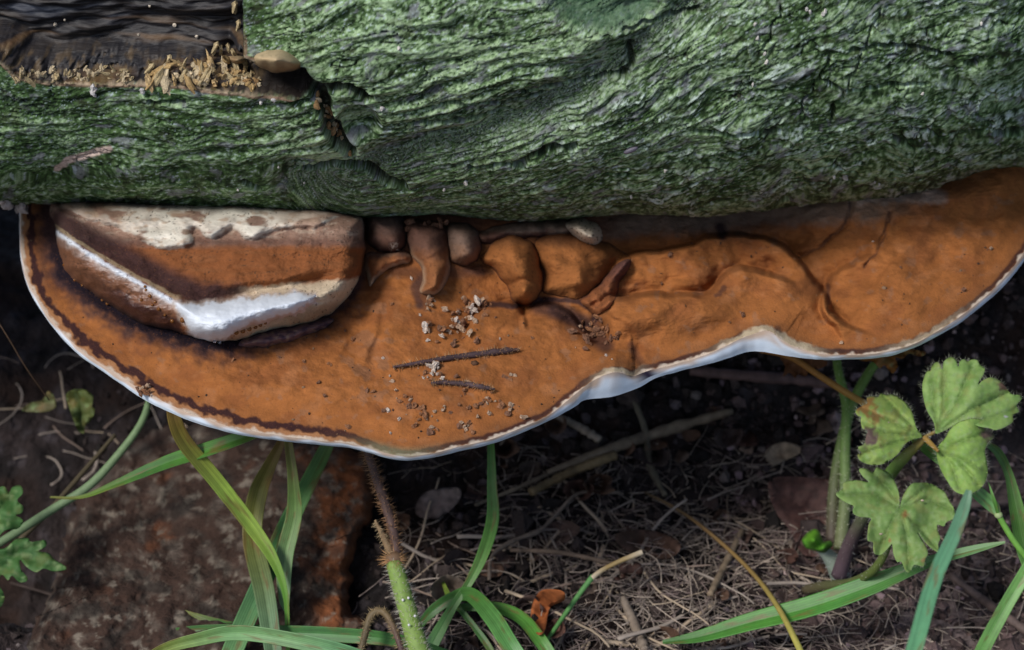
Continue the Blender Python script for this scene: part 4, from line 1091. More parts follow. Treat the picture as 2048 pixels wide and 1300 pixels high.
defs = [
 (LA, lambda x, y: -3.4 + .010 * (880 - y) + .004 * (x - 1860) + .25 * noise(x / 60, y / 60, 3) - .00006 * (x - 1920) ** 2,
  [W([(660, 450), (700, 330), (700, 110)]), W([(660, 450), (780, 280), (860, 90)]), W([(665, 450), (640, 300), (620, 150)]), W([(680, 455), (850, 340), (1060, 240)]), W([(700, 450), (900, 400), (1110, 330)])],
  leaf_col([(*W([(1040, 200)])[0], 15, BRN), (*W([(1048, 375)])[0], 4, (.5, .5, .55))], seed=1)),
 (LB, lambda x, y: -3.5 + .006 * (880 - y) - .006 * (x - 1860) - .00012 * (y - 870) ** 2 + .2 * noise(x / 50, y / 50, 5),
  [W([(575, 485), (400, 400), (230, 320)]), W([(575, 485), (380, 470), (240, 420)]), W([(575, 487), (400, 530), (230, 590)]), W([(575, 485), (470, 380), (350, 255)])],
  leaf_col([(*W([(270, 490)])[0], 26, (.15, .10, .085)), (*W([(255, 310)])[0], 26, (.34, .19, .06)), (*W([(310, 380)])[0], 18, (.28, .18, .06))], g1=(.31, .43, .11), g2=(.24, .38, .09), rust=.22, seed=2)),
 (LC, lambda x, y: -3.2 - .010 * (y - 880) + .003 * (x - 1880) + .2 * noise(x / 50, y / 50, 6) - .0002 * (x - 1925) ** 2,
  [W([(665, 565), (780, 620), (900, 770)]), W([(665, 565), (790, 520), (930, 470)]), W([(665, 565), (740, 640), (790, 790)]), W([(665, 565), (850, 640), (940, 690)])],
  leaf_col([(*W([(955, 470)])[0], 22, (.17, .12, .10))], g1=(.29, .45, .11), g2=(.23, .39, .09), rust=.08, seed=3)),
 (LD, lambda x, y: -5.6 - .009 * (y - 1000) + .25 * noise(x / 60, y / 60, 8) + .12 * np.sin((x - 1790) / 16),
  [W([(452, 895), (330, 820), (110, 805)]), W([(452, 895), (400, 800), (290, 680)]), W([(452, 895), (390, 1000), (330, 1150)]), W([(452, 895), (490, 1050), (505, 1240)]), W([(452, 895), (560, 1000), (660, 1120)]), W([(452, 895), (600, 840), (740, 900)]), W([(452, 895), (580, 790), (640, 765)])],
  leaf_col([(*W([(480, 930)])[0], 9, (.24, .15, .05)), (*W([(395, 1080)])[0], 5, (.36, .16, .07)), (*W([(590, 1190)])[0], 8, (.25, .17, .07))], g1=(.22, .34, .10), g2=(.16, .28, .075), rust=.12, seed=4)),
]
for ol, zf, vn, cf_ in defs:
    V, F, C, lm = leaf_mesh(ol, zf, vn, cf_, step=3.6)
    lf = obj('leaf', V, F, M['leaf'], but, cols=C)
    leaf_hairs(lm, lf, 330, 60)
def petiole(ctrl, col, nh=150, hl=.24, hc=(.5, .5, .45), name='leaf_stalk'):
    p, ex = path3(ctrl, 40)
    r = ex[:, 0] * K * ((p - CAM) @ FW) * .5
    cs = np.asarray(col, float)
    if cs.ndim == 2: cs = np.stack([np.interp(np.linspace(0, 1, 40), np.linspace(0, 1, len(cs)), cs[:, k]) for k in range(3)], -1)
    V, F, C = tube(p, r, 8, cs)
    o = obj(name, V, F, M['stem'], but, cols=C)
    i = rng.random(nh) * 39
    q = np.stack([np.interp(i, range(40), p[:, k]) for k in range(3)], -1); rr = np.interp(i, range(40), r)
    d = rng.normal(size=(nh, 3)); d /= np.linalg.norm(d, axis=1)[:, None]
    V, F, C = hairs(q + d * rr[:, None] * .8, d, hl * rng.uniform(.5, 1.2, nh), .009, hc)
    h = obj('hairs', V, F, M['hair'], o, cols=C); h['kind'] = 'stuff'
petiole([(1678, 1150, -13.6, 34), (1700, 1085, -11.4, 28), (1740, 1010, -8.6, 24), (1790, 935, -5.6, 26), (1840, 885, -4, 16), (1850, 876, -3.7, 12)], [(.09, .06, .075), (.08, .055, .06), (.08, .12, .04), (.10, .19, .04), (.2, .14, .04)], 260)
petiole([(1848, 876, -3.6, 9), (1862, 868, -3.5, 8), (1874, 862, -3.4, 6)], (.2, .14, .04), 20)
petiole([(1850, 876, -3.6, 12), (1862, 888, -3.5, 11), (1876, 902, -3.3, 7)], (.26, .16, .04), 20)
petiole([(1796, 1012, -5.9, 5), (1786, 1060, -6.8, 12), (1770, 1105, -7.8, 16), (1745, 1142, -9.2, 18), (1700, 1166, -11, 20), (1650, 1172, -12.4, 22), (1610, 1180, -13.8, 20)], [(.12, .18, .05), (.09, .13, .03), (.09, .12, .03), (.08, .09, .035), (.09, .07, .04)], 200)
# young bud leaf of the same plant
V, f, c, _ = lobe('b', [(1604, 1080), (1612, 1064), (1628, 1058), (1642, 1066), (1648, 1084), (1660, 1080), (1664, 1092), (1650, 1106), (1632, 1102), (1612, 1096)], .7, 16, but, c_mix((.16, .42, .03), (.10, .3, .03), 1070, 1095), H=lambda x, y: -12.2 + .01 * (1100 - y), n=90, rings=14, extra=lambda x, y, s: .5 * np.sin(np.hypot(x - 1628, y - 1080) / 3.2))
obj('young_leaf', V, f[:, ::-1], M['leaf'], but, cols=c)
petiole([(1638, 1095, -12.4, 18), (1660, 1115, -13, 30), (1680, 1150, -14, 40)], (.22, .27, .22), 160, .3, (.6, .6, .62), 'hairy_sheath')
for x, y, zc in ((1776, 846, -2.9), (1845, 1001, -5.3), (1762, 1068, -6.0)):
    o = obj('soil_speck', I1 * np.array([.09, .06, .06]) + P(x, y, zc), F1, M['crumb_wood'], but, cols=np.full((len(I1), 3), (.4, .33, .24)))
# fern-like leaves at the left edge
lp = empty('lobed_leaf_plant', on_ground(-60, 1200), 'small plant with deeply toothed dark green leaves at the left edge', 'plant')
L1 = [(-60, 1060), (-40, 1000), (-10, 980), (8, 972), (18, 985), (24, 975), (40, 970), (46, 985), (34, 1000), (46, 1012), (44, 1025), (30, 1030), (46, 1040), (36, 1056), (10, 1060), (-10, 1080), (-40, 1090)]
L2 = [(-70, 1110), (-20, 1098), (10, 1096), (32, 1078), (56, 1076), (62, 1084), (90, 1080), (92, 1092), (76, 1102), (98, 1106), (108, 1118), (134, 1136), (108, 1142), (88, 1136), (72, 1144), (52, 1132), (40, 1118), (42, 1138), (56, 1158), (40, 1164), (24, 1150), (16, 1160), (4, 1148), (-6, 1160), (-30, 1150), (-60, 1150)]
L3 = [(-40, 1168), (-10, 1166), (4, 1180), (9, 1196), (2, 1212), (-14, 1216), (-40, 1210)]
for ol, z0, vn in ((L1, -10.4, [[(-40, 1050), (0, 1015), (30, 985)], [(-20, 1035), (35, 1040)]]), (L2, -10.8, [[(-40, 1115), (30, 1110), (120, 1136)], [(0, 1112), (40, 1155)], [(20, 1108), (80, 1086)]]), (L3, -10, [[(-30, 1190), (5, 1192)]])):
    V, F, C, lm = leaf_mesh(ol, lambda x, y: z0 + .012 * (1100 - y) + .3 * noise(x / 40, y / 40, 9), vn, leaf_col([], g1=(.07, .17, .045), g2=(.045, .13, .03), rust=.1, seed=int(-z0 * 10)))
    obj('leaf', V, F, M['leaf'], lp, cols=C)
p, ex = path3([(-80, 1220, -14.6, 10), (-60, 1150, -12, 9), (-50, 1110, -11, 8), (-40, 1050, -10.4, 7)], 20)
V, F, C = tube(p, ex[:, 0] * K * 48, 7, np.array((.07, .14, .04))); obj('leaf_stalk', V, F, M['stem'], lp, cols=C)
# dim yellowish leaves behind, with shade put into their colour, and the thread
def flat_leaf(name, ol, zf, col, label, cat='leaf', group=None, veins=(), mat='leaf', seed=0, rust=.2):
    V, F, C, lm = leaf_mesh(ol, zf, veins or [[ol[0], ol[len(ol) // 2]]], leaf_col([], g1=col, g2=tuple(np.array(col) * .75), rust=rust, seed=seed))
    if mat != 'leaf':
        C = mix(np.broadcast_to(np.array(col), C.shape), np.array(col) * .5, rng.random(len(C)) * .4)
    o = obj(name, V, F, M[mat], None, cols=C)
    return tag(o, label, cat, group)
flat_leaf('yellow_leaf', [(132, 790), (150, 778), (172, 780), (186, 792), (184, 812), (190, 820), (182, 840), (170, 852), (168, 866), (156, 860), (148, 842), (140, 820)], lambda x, y: -11 + .02 * (820 - y) + .4 * noise(x / 30, y / 30, 3), (.10, .125, .03), 'dim yellow green leaf hanging under the left rim', veins=[[(160, 780), (160, 860)]], seed=31)
flat_leaf('yellow_leaf', [(44, 820), (60, 806), (84, 800), (96, 782), (108, 792), (112, 812), (96, 822), (70, 824)], lambda x, y: -11.6 + .02 * (820 - y), (.11, .10, .035), 'dim yellow leaf scrap at the left, beside the hanging leaf', veins=[[(50, 818), (105, 800)]], seed=32)
stem('brown_thread', [(-40, 590, -2, 2.5), (10, 665, -3.5, 2.5), (55, 740, -5.5, 2.5), (98, 800, -7.5, 2.5)], (.10, .06, .035), 'thin brown thread slanting across the dark gap at the left', 'thread', n=20, sides=5)
# rusty ragged leaf under the right rim
flat_leaf('rusty_leaf', [(1560, 712), (1580, 706), (1640, 712), (1655, 726), (1640, 736), (1620, 738), (1612, 752), (1596, 748), (1590, 756), (1580, 744), (1566, 752), (1570, 732)], lambda x, y: -6 + .015 * (730 - y) + .3 * noise(x / 20, y / 20, 4), (.14, .055, .02), 'small rusty leaf scrap hanging under the right hand rim', mat='deadleaf', seed=33)
flat_leaf('rusty_leaf', [(1690, 700), (1740, 690), (1790, 692), (1815, 688), (1826, 698), (1852, 704), (1840, 712), (1818, 706), (1806, 716), (1790, 714), (1796, 732), (1786, 746), (1776, 738), (1768, 728), (1760, 736), (1745, 722), (1720, 720)], lambda x, y: -5 + .012 * (720 - y) + .4 * noise(x / 16, y / 16, 5), (.36, .15, .03), 'ragged orange and green leaf sticking out from under the right hand rim', veins=[[(1690, 705), (1760, 712), (1840, 706)]], rust=.9, seed=34)

# ------------------------------------------------------------------ decayed slab at the lower left
slab_o = [(60, 1330), (95, 1200), (120, 1100), (160, 990), (250, 900), (330, 850), (480, 850), (640, 870), (740, 905), (752, 960), (748, 1035), (728, 1062), (712, 1090), (706, 1170), (704, 1220), (740, 1242), (736, 1268), (700, 1290), (640, 1380), (300, 1420)]
def slab_col(x, y, s):
    c = mix(np.broadcast_to(np.array((.046, .027, .020)), x.shape + (3,)), (.17, .060, .024), ss(.05, .6, fbm(x / 90, y / 80, 601, 3) * .5 - .2 + 1.0 * ss(560, 710, x)))
    c = mix(c, (.090, .070, .056), ss(.0, .8, fbm(x / 46, y / 40, 602, 4, .6)) * .8)
    c = mix(c, (.20, .17, .135), ss(.3, .8, fbm(x / 34, y / 26, 603, 4, .65)) * .7)
    c = mix(c, (.024, .02, .017), ss(.1, .6, fbm(x / 80, y / 50, 604, 4)) * .7)
    c = mix(c, (.13, .045, .018), ss(26, 4, s) * ss(600, 700, x) * .7)
    return c
def slabH(x, y):
    q = P(x, y, -13.5 + 0 * x)
    return np.minimum(gz(q[..., 0], q[..., 1]), -14.2) * .3 - .7 * 14.9
V, f, c, _ = lobe('s', slab_o, 1.9, 26, None, slab_col, H=slabH, sink=2.2, n=420, rings=90, jit=12, spine=[(300, 1150), (560, 1120)], extra=lambda x, y, s: .28 * fbm(x / 90, y / 70, 611, 4) + .09 * fbm(x / 18, y / 14, 612, 4, .6) + .12 * noise(x / 40, y / 160, 613), e=.45, soft=1)
o = obj('decayed_slab', V, f[:, ::-1], M['slab'], None, cols=c)
tag(o, 'broad reddish brown slab of decayed wood with pale blotches, lying at the lower left', 'wood slab')

# ------------------------------------------------------------------ forest litter
def bent(L, n, curl, seed):
    r = np.random.default_rng(seed)
    a = np.cumsum(r.normal(0, curl, n)) + np.linspace(0, r.normal(0, 1.0), n)
    st = np.stack([np.cos(a), np.sin(a), r.normal(0, .10, n)], -1) * (L / n)
    p = np.cumsum(st, 0); p -= p.mean(0)
    k = np.ones(3) / 3
    return np.stack([np.convolve(np.pad(p[:, j], 1, mode='edge'), k, 'valid') for j in range(3)], -1)
stemM = []; stemT = []
for i in range(14):
    p = bent(1.0, 14, .16, 100 + i)
    r = np.linspace(1, .55, 14) * .011 * random.uniform(.7, 1.7)
    cc = np.array(random.choice([(.36, .28, .20), (.26, .19, .15), (.45, .36, .25), (.115, .08, .062), (.30, .25, .21)]))
    stemT.append('pale' if cc[0] > .4 else 'tan' if cc[0] > .25 else 'dark')
    V, F, C = tube(p, r, 6, cc)
    me = mesh_data('dry_straw', V, F, C); me.materials.append(M['straw']); stemM.append(me)
def scatter(px0, px1, py0, py1, n, reject=None):
    out = []
    while len(out) < n:
        x, y = random.uniform(px0, px1), random.uniform(py0, py1)
        if reject and reject(x, y): continue
        out.append((x, y))
    return out
def litter_stem(x, y, L, rot, lift=.15, tilt=0.0, label=None, group=None, dark=False):
    q = on_ground(x, y, lift)
    mi = random.choice([k for k in range(14) if not dark or stemT[k] == 'dark'] or list(range(14)))
    a_ = (math.degrees(rot) + 90) % 180 - 90
    way = 'lying level' if abs(a_) < 22 else ('slanting up right' if 0 < a_ < 68 else ('slanting down right' if -68 < a_ < 0 else 'pointing away'))
    label = ('long ' if L > 5.5 else 'short ' if L < 3.5 else '') + stemT[mi] + ' dry stem ' + way + ' ' + where(x, y)
    o = bpy.data.objects.new('dry_straw', stemM[mi])
    link(o); o.location = q * S
    s = L
    th = random.uniform(.8, 1.3) * min(s, 6) / max(s, 1)
    o.scale = (s, s * .9, s * random.uniform(.5, .9))
    o.rotation_euler = (random.uniform(-.2, .2), tilt, rot)
    tag(o, label, 'dry stem', group)
    return o
LANDS = [((1290, 870), 'near the long pale stick'), ((1100, 1010), 'beside the looping grey root'), ((1240, 1110), 'near the straw end'), ((1090, 1220), 'beside the orange brown dead leaf'), ((1450, 1100), 'beside the yellow brown stalk'), ((1560, 1220), 'close to the foot of the yellow brown stalk'), ((1640, 1030), 'on the reddish brown dead leaf'), ((1680, 900), 'behind the hairy stalks'), ((1560, 900), 'by the cream coloured bark scrap'), ((1500, 760), 'in the shade under the right rim'), ((880, 1010), 'by the tilted grey leaf'), ((900, 1190), 'behind the folded grass blade'), ((1290, 1250), 'by the flat grey straw'), ((1440, 1270), 'below the tip of the broad blade'), ((985, 950), 'behind the lone upright blade'), ((1400, 960), 'in the middle of the litter'), ((80, 810), 'near the dim yellow leaves'), ((60, 950), 'above the left edge leaves'), ((300, 880), 'behind the rusty topped blade'), ((200, 940), 'beside the curved grey green stem'), ((1900, 1200), 'beside the blurred grass blade'), ((2000, 1260), 'in the lower right corner'), ((1980, 1000), 'by the joint of the grass stalk'), ((1780, 1250), 'below the broad level blade'), ((1800, 1130), 'under the lower toothed leaf')]
def where(x, y):
    return min(LANDS, key=lambda q: (q[0][0] - x) ** 2 + (q[0][1] - y) ** 2)[1]
dens = lambda x, y: random.random() > (.25 + .75 * min(1, max(0, (y - 900) / 250))) or (x < 760 and y > 900)
G1 = 'dry stems tangled in the litter'
for x, y in scatter(820, 1720, 830, 1360, 150, dens):
    litter_stem(x, y, random.uniform(2.5, 8) if y > 1000 else random.uniform(2, 6), random.gauss(.35, .8), random.uniform(.05, .7), random.gauss(0, .12), 'dry grass stem in the tangle of litter on the dark soil, below the fungus', G1)
G2 = G1
for x, y in scatter(1720, 2150, 1000, 1360, 34):
    litter_stem(x, y, random.uniform(1.5, 5), random.gauss(-.4, .8), random.uniform(.03, .3), 0, 'short dry stem on the bare soil at the lower right corner', G2)
G3 = G1
for x, y in scatter(-20, 420, 700, 960, 18):
    litter_stem(x, y, random.uniform(3, 8), random.gauss(.4, .9), random.uniform(.1, .6), random.gauss(0, .1), None, G3, dark=True)
# singled-out sticks
def stick(ctrl, col, label, cat='stick', flat=1.0):
    p, ex = path3([(a, b, 0, d) for a, b, d in ctrl], 34)
    c2 = smooth_line(np.array([(a, b, d) for a, b, d in ctrl], float), 34)
    p = on_ground(c2[:, 0], c2[:, 1], .9)
    k = np.ones(9) / 9
    p[:, 2] = np.convolve(np.pad(p[:, 2], 4, mode='edge'), k, 'valid')
    p = P(c2[:, 0], c2[:, 1], p[:, 2])
    r = c2[:, 2] * K * 98 * .5 * (1 + .35 * noise(np.arange(34) / 2.5, 0 * np.arange(34), int(ctrl[0][0]) % 97))
    cs = np.asarray(col) * (1 + .25 * noise(np.arange(34) / 3., 0 * np.arange(34) + 4, 7))[:, None]
    V, F, C = tube(p, r, 8, cs)
    return tag(obj('stick', V, F, M['straw'], None, cols=C, base=p[0]), label, cat)
stick([(1095, 945, 12), (1200, 905, 22), (1300, 870, 26), (1380, 846, 24), (1465, 822, 15)], (.15, .115, .08), 'long pale split stick lying level under the middle of the rim')
stick([(1060, 985, 16), (1140, 945, 20), (1230, 910, 22)], (.17, .12, .06), 'ochre stick end meeting the long pale stick')
stick([(1110, 830, 14), (1160, 855, 18), (1200, 880, 16)], (.22, .18, .14), 'short pale stick under the notch of the rim')
stick([(1380, 742, 22), (1500, 752, 26), (1620, 762, 26), (1700, 775, 20)], (.10, .06, .055), 'purplish brown stick in the shade below the right hand rim')
stick([(978, 1160, 7), (985, 1110, 8), (1030, 1080, 10), (1080, 1060, 10), (1120, 1020, 8), (1160, 985, 8), (1240, 985, 7)], (.17, .13, .10), 'curved grey root looping through the litter')
stick([(950, 1010, 8), (1060, 965, 10), (1130, 930, 10)], (.13, .10, .07), 'thin brown twig behind the upright grass blade')
stick([(1020, 1100, 8), (1120, 1105, 10), (1230, 1128, 9)], (.17, .12, .085), 'thin level stem just above the straw end')
stick([(1260, 780, 12), (1290, 860, 14), (1300, 930, 16), (1330, 990, 12)], (.10, .085, .06), 'dim upright twig crossing the long pale stick')
stick([(1420, 1190, 13), (1455, 1120, 15), (1485, 1060, 11)], (.20, .15, .10), 'pale broken straw leaning left of the yellow stalk')
stick([(1290, 1300, 18), (1265, 1240, 20), (1245, 1195, 15)], (.19, .15, .115), 'flat grey straw standing at the bottom edge')
stick([(1830, 1005, 12), (1930, 1010, 16), (2040, 1000, 16)], (.13, .09, .08), 'brown twig behind the joint of the grass stalk')
stick([(1900, 1150, 14), (1980, 1210, 18), (2070, 1275, 18)], (.10, .07, .06), 'dark twig lying on the bare soil at the lower right')
stick([(20, 1165, 5), (130, 1200, 6), (250, 1265, 6), (330, 1310, 6)], (.05, .035, .03), 'thin dark rootlet lying across the slab')
# dead leaves
def dead_leaf(outline, lift, curl, col, label, group=None):
    o_ = np.asarray(outline, float); c_ = o_.mean(0)
    g0 = on_ground(c_[0], c_[1], lift)[2]
    zf = lambda x, y: g0 + curl[0] * (x - c_[0]) + curl[1] * (c_[1] - y) + curl[2] * ((x - c_[0]) ** 2 + (y - c_[1]) ** 2) + .2 * noise(x / 24, y / 24, int(c_[0]) % 91)
    V, F, C, lm = leaf_mesh(outline, zf, [[outline[0], tuple(c_), outline[len(outline) // 2]]], lambda x, y, s, vd: mix(mix(np.broadcast_to(np.array(col), x.shape + (3,)), np.array(col) * .5, ss(-.3, .5, fbm(x / 14, y / 14, 9, 3)) * .8), np.array(col) * 1.3, ss(3, 1, vd) * .5), step=8)
    return tag(obj('dead_leaf', V, F, M['deadleaf'], None, cols=C), label, 'dead leaf', group)
dead_leaf([(830, 1020), (850, 985), (915, 975), (918, 1000), (880, 1035), (845, 1035)], 1.2, (.01, .02, 0), (.17, .13, .12), 'grey brown dead leaf standing tilted right of the bristly stem')
dead_leaf([(1062, 1240), (1066, 1205), (1085, 1180), (1125, 1182), (1128, 1200), (1100, 1215), (1090, 1260), (1075, 1268)], .9, (.02, .01, .0008), (.42, .13, .04), 'bright orange brown curled dead leaf beside the green shoot')
dead_leaf([(1540, 960), (1620, 955), (1690, 970), (1700, 1040), (1680, 1100), (1610, 1110), (1580, 1060), (1550, 1020)], .5, (0, .01, .0001), (.085, .042, .036), 'reddish brown dead leaf behind the young bud')
dead_leaf([(1080, 1060), (1130, 1040), (1160, 1060), (1120, 1090), (1070, 1120)], .4, (.01, .01, .0003), (.12, .075, .06), 'dull purple brown dead leaf beside the grey root')
dead_leaf([(1230, 1070), (1300, 1060), (1360, 1085), (1340, 1115), (1270, 1110)], .4, (0, .01, .0003), (.09, .05, .035), 'dark brown dead leaf just right of the straw end')
dead_leaf([(860, 1180), (890, 1150), (930, 1165), (925, 1195), (890, 1215)], .4, (0, .012, .0008), (.22, .17, .13), 'pale curled leaf scrap behind the folded blade')
dead_leaf([(1530, 905), (1560, 885), (1595, 890), (1600, 905), (1570, 920), (1545, 930)], .9, (.01, .01, .0006), (.36, .28, .20), 'cream coloured bark scrap behind the hairy stalks')
G4 = 'brown dead leaves in the litter'
for x, y in scatter(790, 1720, 800, 1300, 74, lambda a, b: a < 780):
    n = random.randint(6, 9); r0 = random.uniform(8, 34); ph0 = random.uniform(0, 6)
    ol = [(x + r0 * random.uniform(.65, 1.15) * math.cos(ph0 + k * 2 * math.pi / n), y + .75 * r0 * random.uniform(.6, 1.1) * math.sin(ph0 + k * 2 * math.pi / n)) for k in range(n)]
    b_ = random.uniform(.5, 1.15)
    dead_leaf(ol, random.uniform(0.05, .5), (random.gauss(0, .016), random.gauss(.010, .016), random.uniform(0, .002)), np.array(random.choice([(.13, .08, .065), (.18, .10, .065), (.12, .08, .07), (.24, .17, .13), (.10, .05, .038)])) * b_, ('tiny ' if r0 < 15 else 'small ' if r0 < 25 else 'larger ') + ('dark' if b_ < .70 else 'dull' if b_ < .95 else 'lighter') + ' brown leaf fragment ' + where(x, y), G4)
G5 = G4
for x, y in scatter(1700, 2120, 860, 1320, 18):
    n = 7; r0 = random.uniform(8, 24); ph0 = random.uniform(0, 6)
    ol = [(x + r0 * random.uniform(.65, 1.15) * math.cos(ph0 + k * 2 * math.pi / n), y + .7 * r0 * random.uniform(.6, 1.1) * math.sin(ph0 + k * 2 * math.pi / n)) for k in range(n)]
    dead_leaf(ol, .1, (0, .008, .0006), np.array((.13, .085, .075)) * random.uniform(.5, 1.2), ('tiny ' if r0 < 13 else 'small ' if r0 < 19 else 'larger ') + 'brown leaf scrap on bare soil ' + where(x, y), G5)
# what nobody could count: soil crumbs and fine rootlets
n = 8000
x = rng.uniform(-24, 27, n); y = rng.uniform(-12, 16, n); x[:900] = rng.uniform(-4, 14, 900); x[5200:] = rng.uniform(10, 27, 2800)
s = rng.gamma(2.0, .062, n) + .03; s[:900] *= 1.5
z = gz(x, y)
A = rng.normal(0, .35, (n, 1, 3))
B_ = I1[None] * s[:, None, None] * (1 + .35 * rng.normal(size=(n, len(I1), 1)) * .6) * rng.uniform(.6, 1.3, (n, 1, 3))
V = (B_ + np.stack([x, y, z + .2 * s + .1], -1)[:, None]).reshape(-1, 3)
F = (F1[None] + (np.arange(n) * len(I1))[:, None, None]).reshape(-1, 3)
pal = np.array([(.025, .018, .016), (.045, .033, .03), (.014, .011, .01), (.08, .062, .064), (.16, .13, .12)])
cc = pal[rng.choice(5, n, p=[.35, .3, .2, .11, .04])]; cc[5200:] = cc[5200:] * np.array((2.6, 2.4, 2.5))
tag(obj('soil_crumbs', V, F, M['soil'], None, cols=np.repeat(cc, len(I1), 0), smooth=False, base=(0, 0, -15)), 'loose dark crumbs of soil', 'soil', kind='stuff')
parts = []
for i in range(2400):
    if i < 1300: x, y = random.gauss(1400, 220), random.uniform(1050, 1360)
    elif i < 1600: x, y = random.uniform(1000, 1680), random.uniform(900, 1090)
    elif i < 2100: x, y = random.uniform(800, 1720), random.uniform(880, 1330)
    else: x, y = random.uniform(1700, 2150), random.uniform(900, 1340)
    q = on_ground(x, y, random.uniform(.1, .9) if i < 1300 else random.uniform(.1, .5))
    p = bent(random.uniform(.8, 3.8), 7, .3, 1000 + i)
    a = random.gauss(.3, .9); R2 = np.array([[math.cos(a), -math.sin(a), 0], [math.sin(a), math.cos(a), 0], [0, 0, 1]])
    p = p @ R2.T + q
    b_ = random.uniform(.5, 1.3)
    V, F, C = tube(p, random.uniform(.010, .032), 4, np.array(random.choice([(.30, .245, .20), (.21, .165, .145), (.38, .31, .25), (.15, .11, .10)])) * b_)
    parts.append((V, F, C))
V, F, C = join(parts)
tag(obj('fine_rootlets', V, F, M['straw'], None, cols=C, base=(0, 0, -15)), 'fine dry rootlets and thatch', 'litter', kind='stuff')

# ------------------------------------------------------------------ crumbs and twigs lying on the cap
crumbM = []
for i in range(8):
    r = np.random.default_rng(40 + i)
    V = IV * (1 + .30 * r.normal(size=(len(IV), 1))) * r.uniform(.6, 1.2, (1, 3))
    for tone in ((.46, .32, .22), (.30, .14, .07), (.20, .10, .06), (.62, .52, .44)):
        me = mesh_data('wood_crumb', V, IF, np.broadcast_to(np.array(tone), V.shape) * (1 + .2 * r.normal(size=(len(V), 1))), smooth=False)
        me.materials.append(M['crumb_wood']); crumbM.append(me)
CLUST = {'big': (912, 642), 'scatter': (895, 810), 'crease': (1185, 664)}
def crumb(x, y, r, label, group, tone=None, lift=.35, z=None):
    zz = float(capH(np.array([x]), np.array([y]))[0]) if z is None else z
    p = P(x, y, zz + r * lift)
    tn = random.choice([0, 1, 1, 2]) if tone is None else tone
    i = random.randrange(8) * 4 + tn
    for key, c_ in (('big heap', (912, 642)), ('below the twigs', (895, 810)), ('crease', (1185, 664))):
        if group.endswith(key):
            side_ = ('upper ' if y < c_[1] else 'lower ') + ('left' if x < c_[0] - 12 else 'right' if x > c_[0] + 12 else 'middle')
            size_ = 'large ' if r > .14 else 'small ' if r < .08 else ''
            label = size_ + ('tan', 'rusty', 'dark brown', 'whitish')[tn] + ' crumb at the ' + side_ + {'big heap': ' of the largest crumb heap on the cap', 'below the twigs': ' of the scatter below the two twigs', 'crease': ' of the heap in the crease'}[key]
    o = bpy.data.objects.new('wood_crumb', crumbM[i]); link(o)
    o.location = p * S; k = r
    o.scale = (k * random.uniform(.7, 1.3), k * random.uniform(.7, 1.3), k * random.uniform(.6, 1))
    o.rotation_euler = (random.uniform(0, 3), random.uniform(0, 3), random.uniform(0, 6))
    return tag(o, label, 'crumb', group)
for k in range(72):
    t_ = random.random()
    cxy = smooth_line([(862, 660), (905, 672), (930, 645), (915, 620), (960, 610), (985, 612)], 40)[int(t_ * 39)]
    sp = 16 if t_ < .75 else 6
    crumb(cxy[0] + random.gauss(0, sp), cxy[1] + random.gauss(0, sp * .8), random.uniform(.06, .19), 'wood crumb in the largest heap of pale crumbs on the middle of the cap', 'wood crumbs in the big heap', tone=random.choice([0, 0, 3, 1, 1, 2]), lift=random.uniform(.2, 1.6))
for k in range(14):
    crumb(858 + random.gauss(0, 6), 604 + random.gauss(0, 9), random.uniform(.06, .14), 'wood crumb in the small pile just above the big heap', 'wood crumbs in the small pile', lift=random.uniform(.2, 1.2), tone=random.choice([0, 1]))
for k in range(24):
    yy = random.uniform(722, 758)
    crumb(868 + random.gauss(0, 4 + (yy - 720) * .25), yy, random.uniform(.06, .14), 'wood crumb in the steep pile leaning against the longer twig', 'wood crumbs against the longer twig', lift=random.uniform(.3, 2.0) * (1 if yy < 745 else .6), tone=random.choice([0, 1, 1, 3]))
for k in range(30):
    crumb(1185 + random.gauss(0, 20), 664 + random.gauss(0, 14), random.uniform(.06, .17), 'rusty crumb in the crease between the folds right of the middle', 'crumbs in the crease', lift=random.uniform(.2, 1.2), tone=random.choice([1, 1, 2, 0]))
for k in range(9):
    crumb(1233 + random.gauss(0, 7), 672 + random.gauss(0, 6), random.uniform(.06, .13), 'rusty crumb in the little clump just right of the crease', 'crumbs in the clump beside the crease heap', tone=random.choice([1, 2]))
for k in range(62):
    crumb(random.gauss(895, 75), min(random.gauss(810, 26), 865), abs(random.gauss(.06, .035)) + .03, 'loose crumb scattered below the shorter twig on the front of the cap', 'crumbs scattered below the twigs')
for (x, y, nn) in ((934, 850, 9), (1018, 758, 7), (1014, 818, 7), (940, 770, 4), (975, 800, 5)):
    for k in range(nn):
        crumb(x + random.gauss(0, 6), y + random.gauss(0, 5), random.uniform(.06, .12), 'crumb in a small clump on the front of the cap, outside the scatter', 'crumbs in small clumps', tone=random.choice([0, 1, 2]))
for (x, y, c_) in ((776, 820, 3), (781, 866, 3), (798, 838, 3), (1000, 678, 3), (1212, 711, 3), (856, 553, 3), (823, 557, 3), (840, 630, 3), (766, 716, 3), (1683, 685, 0)):
    crumb(x, y, .09, 'single whitish grain on the brown cap, apart from the heaps', 'whitish grains on the cap', tone=c_)
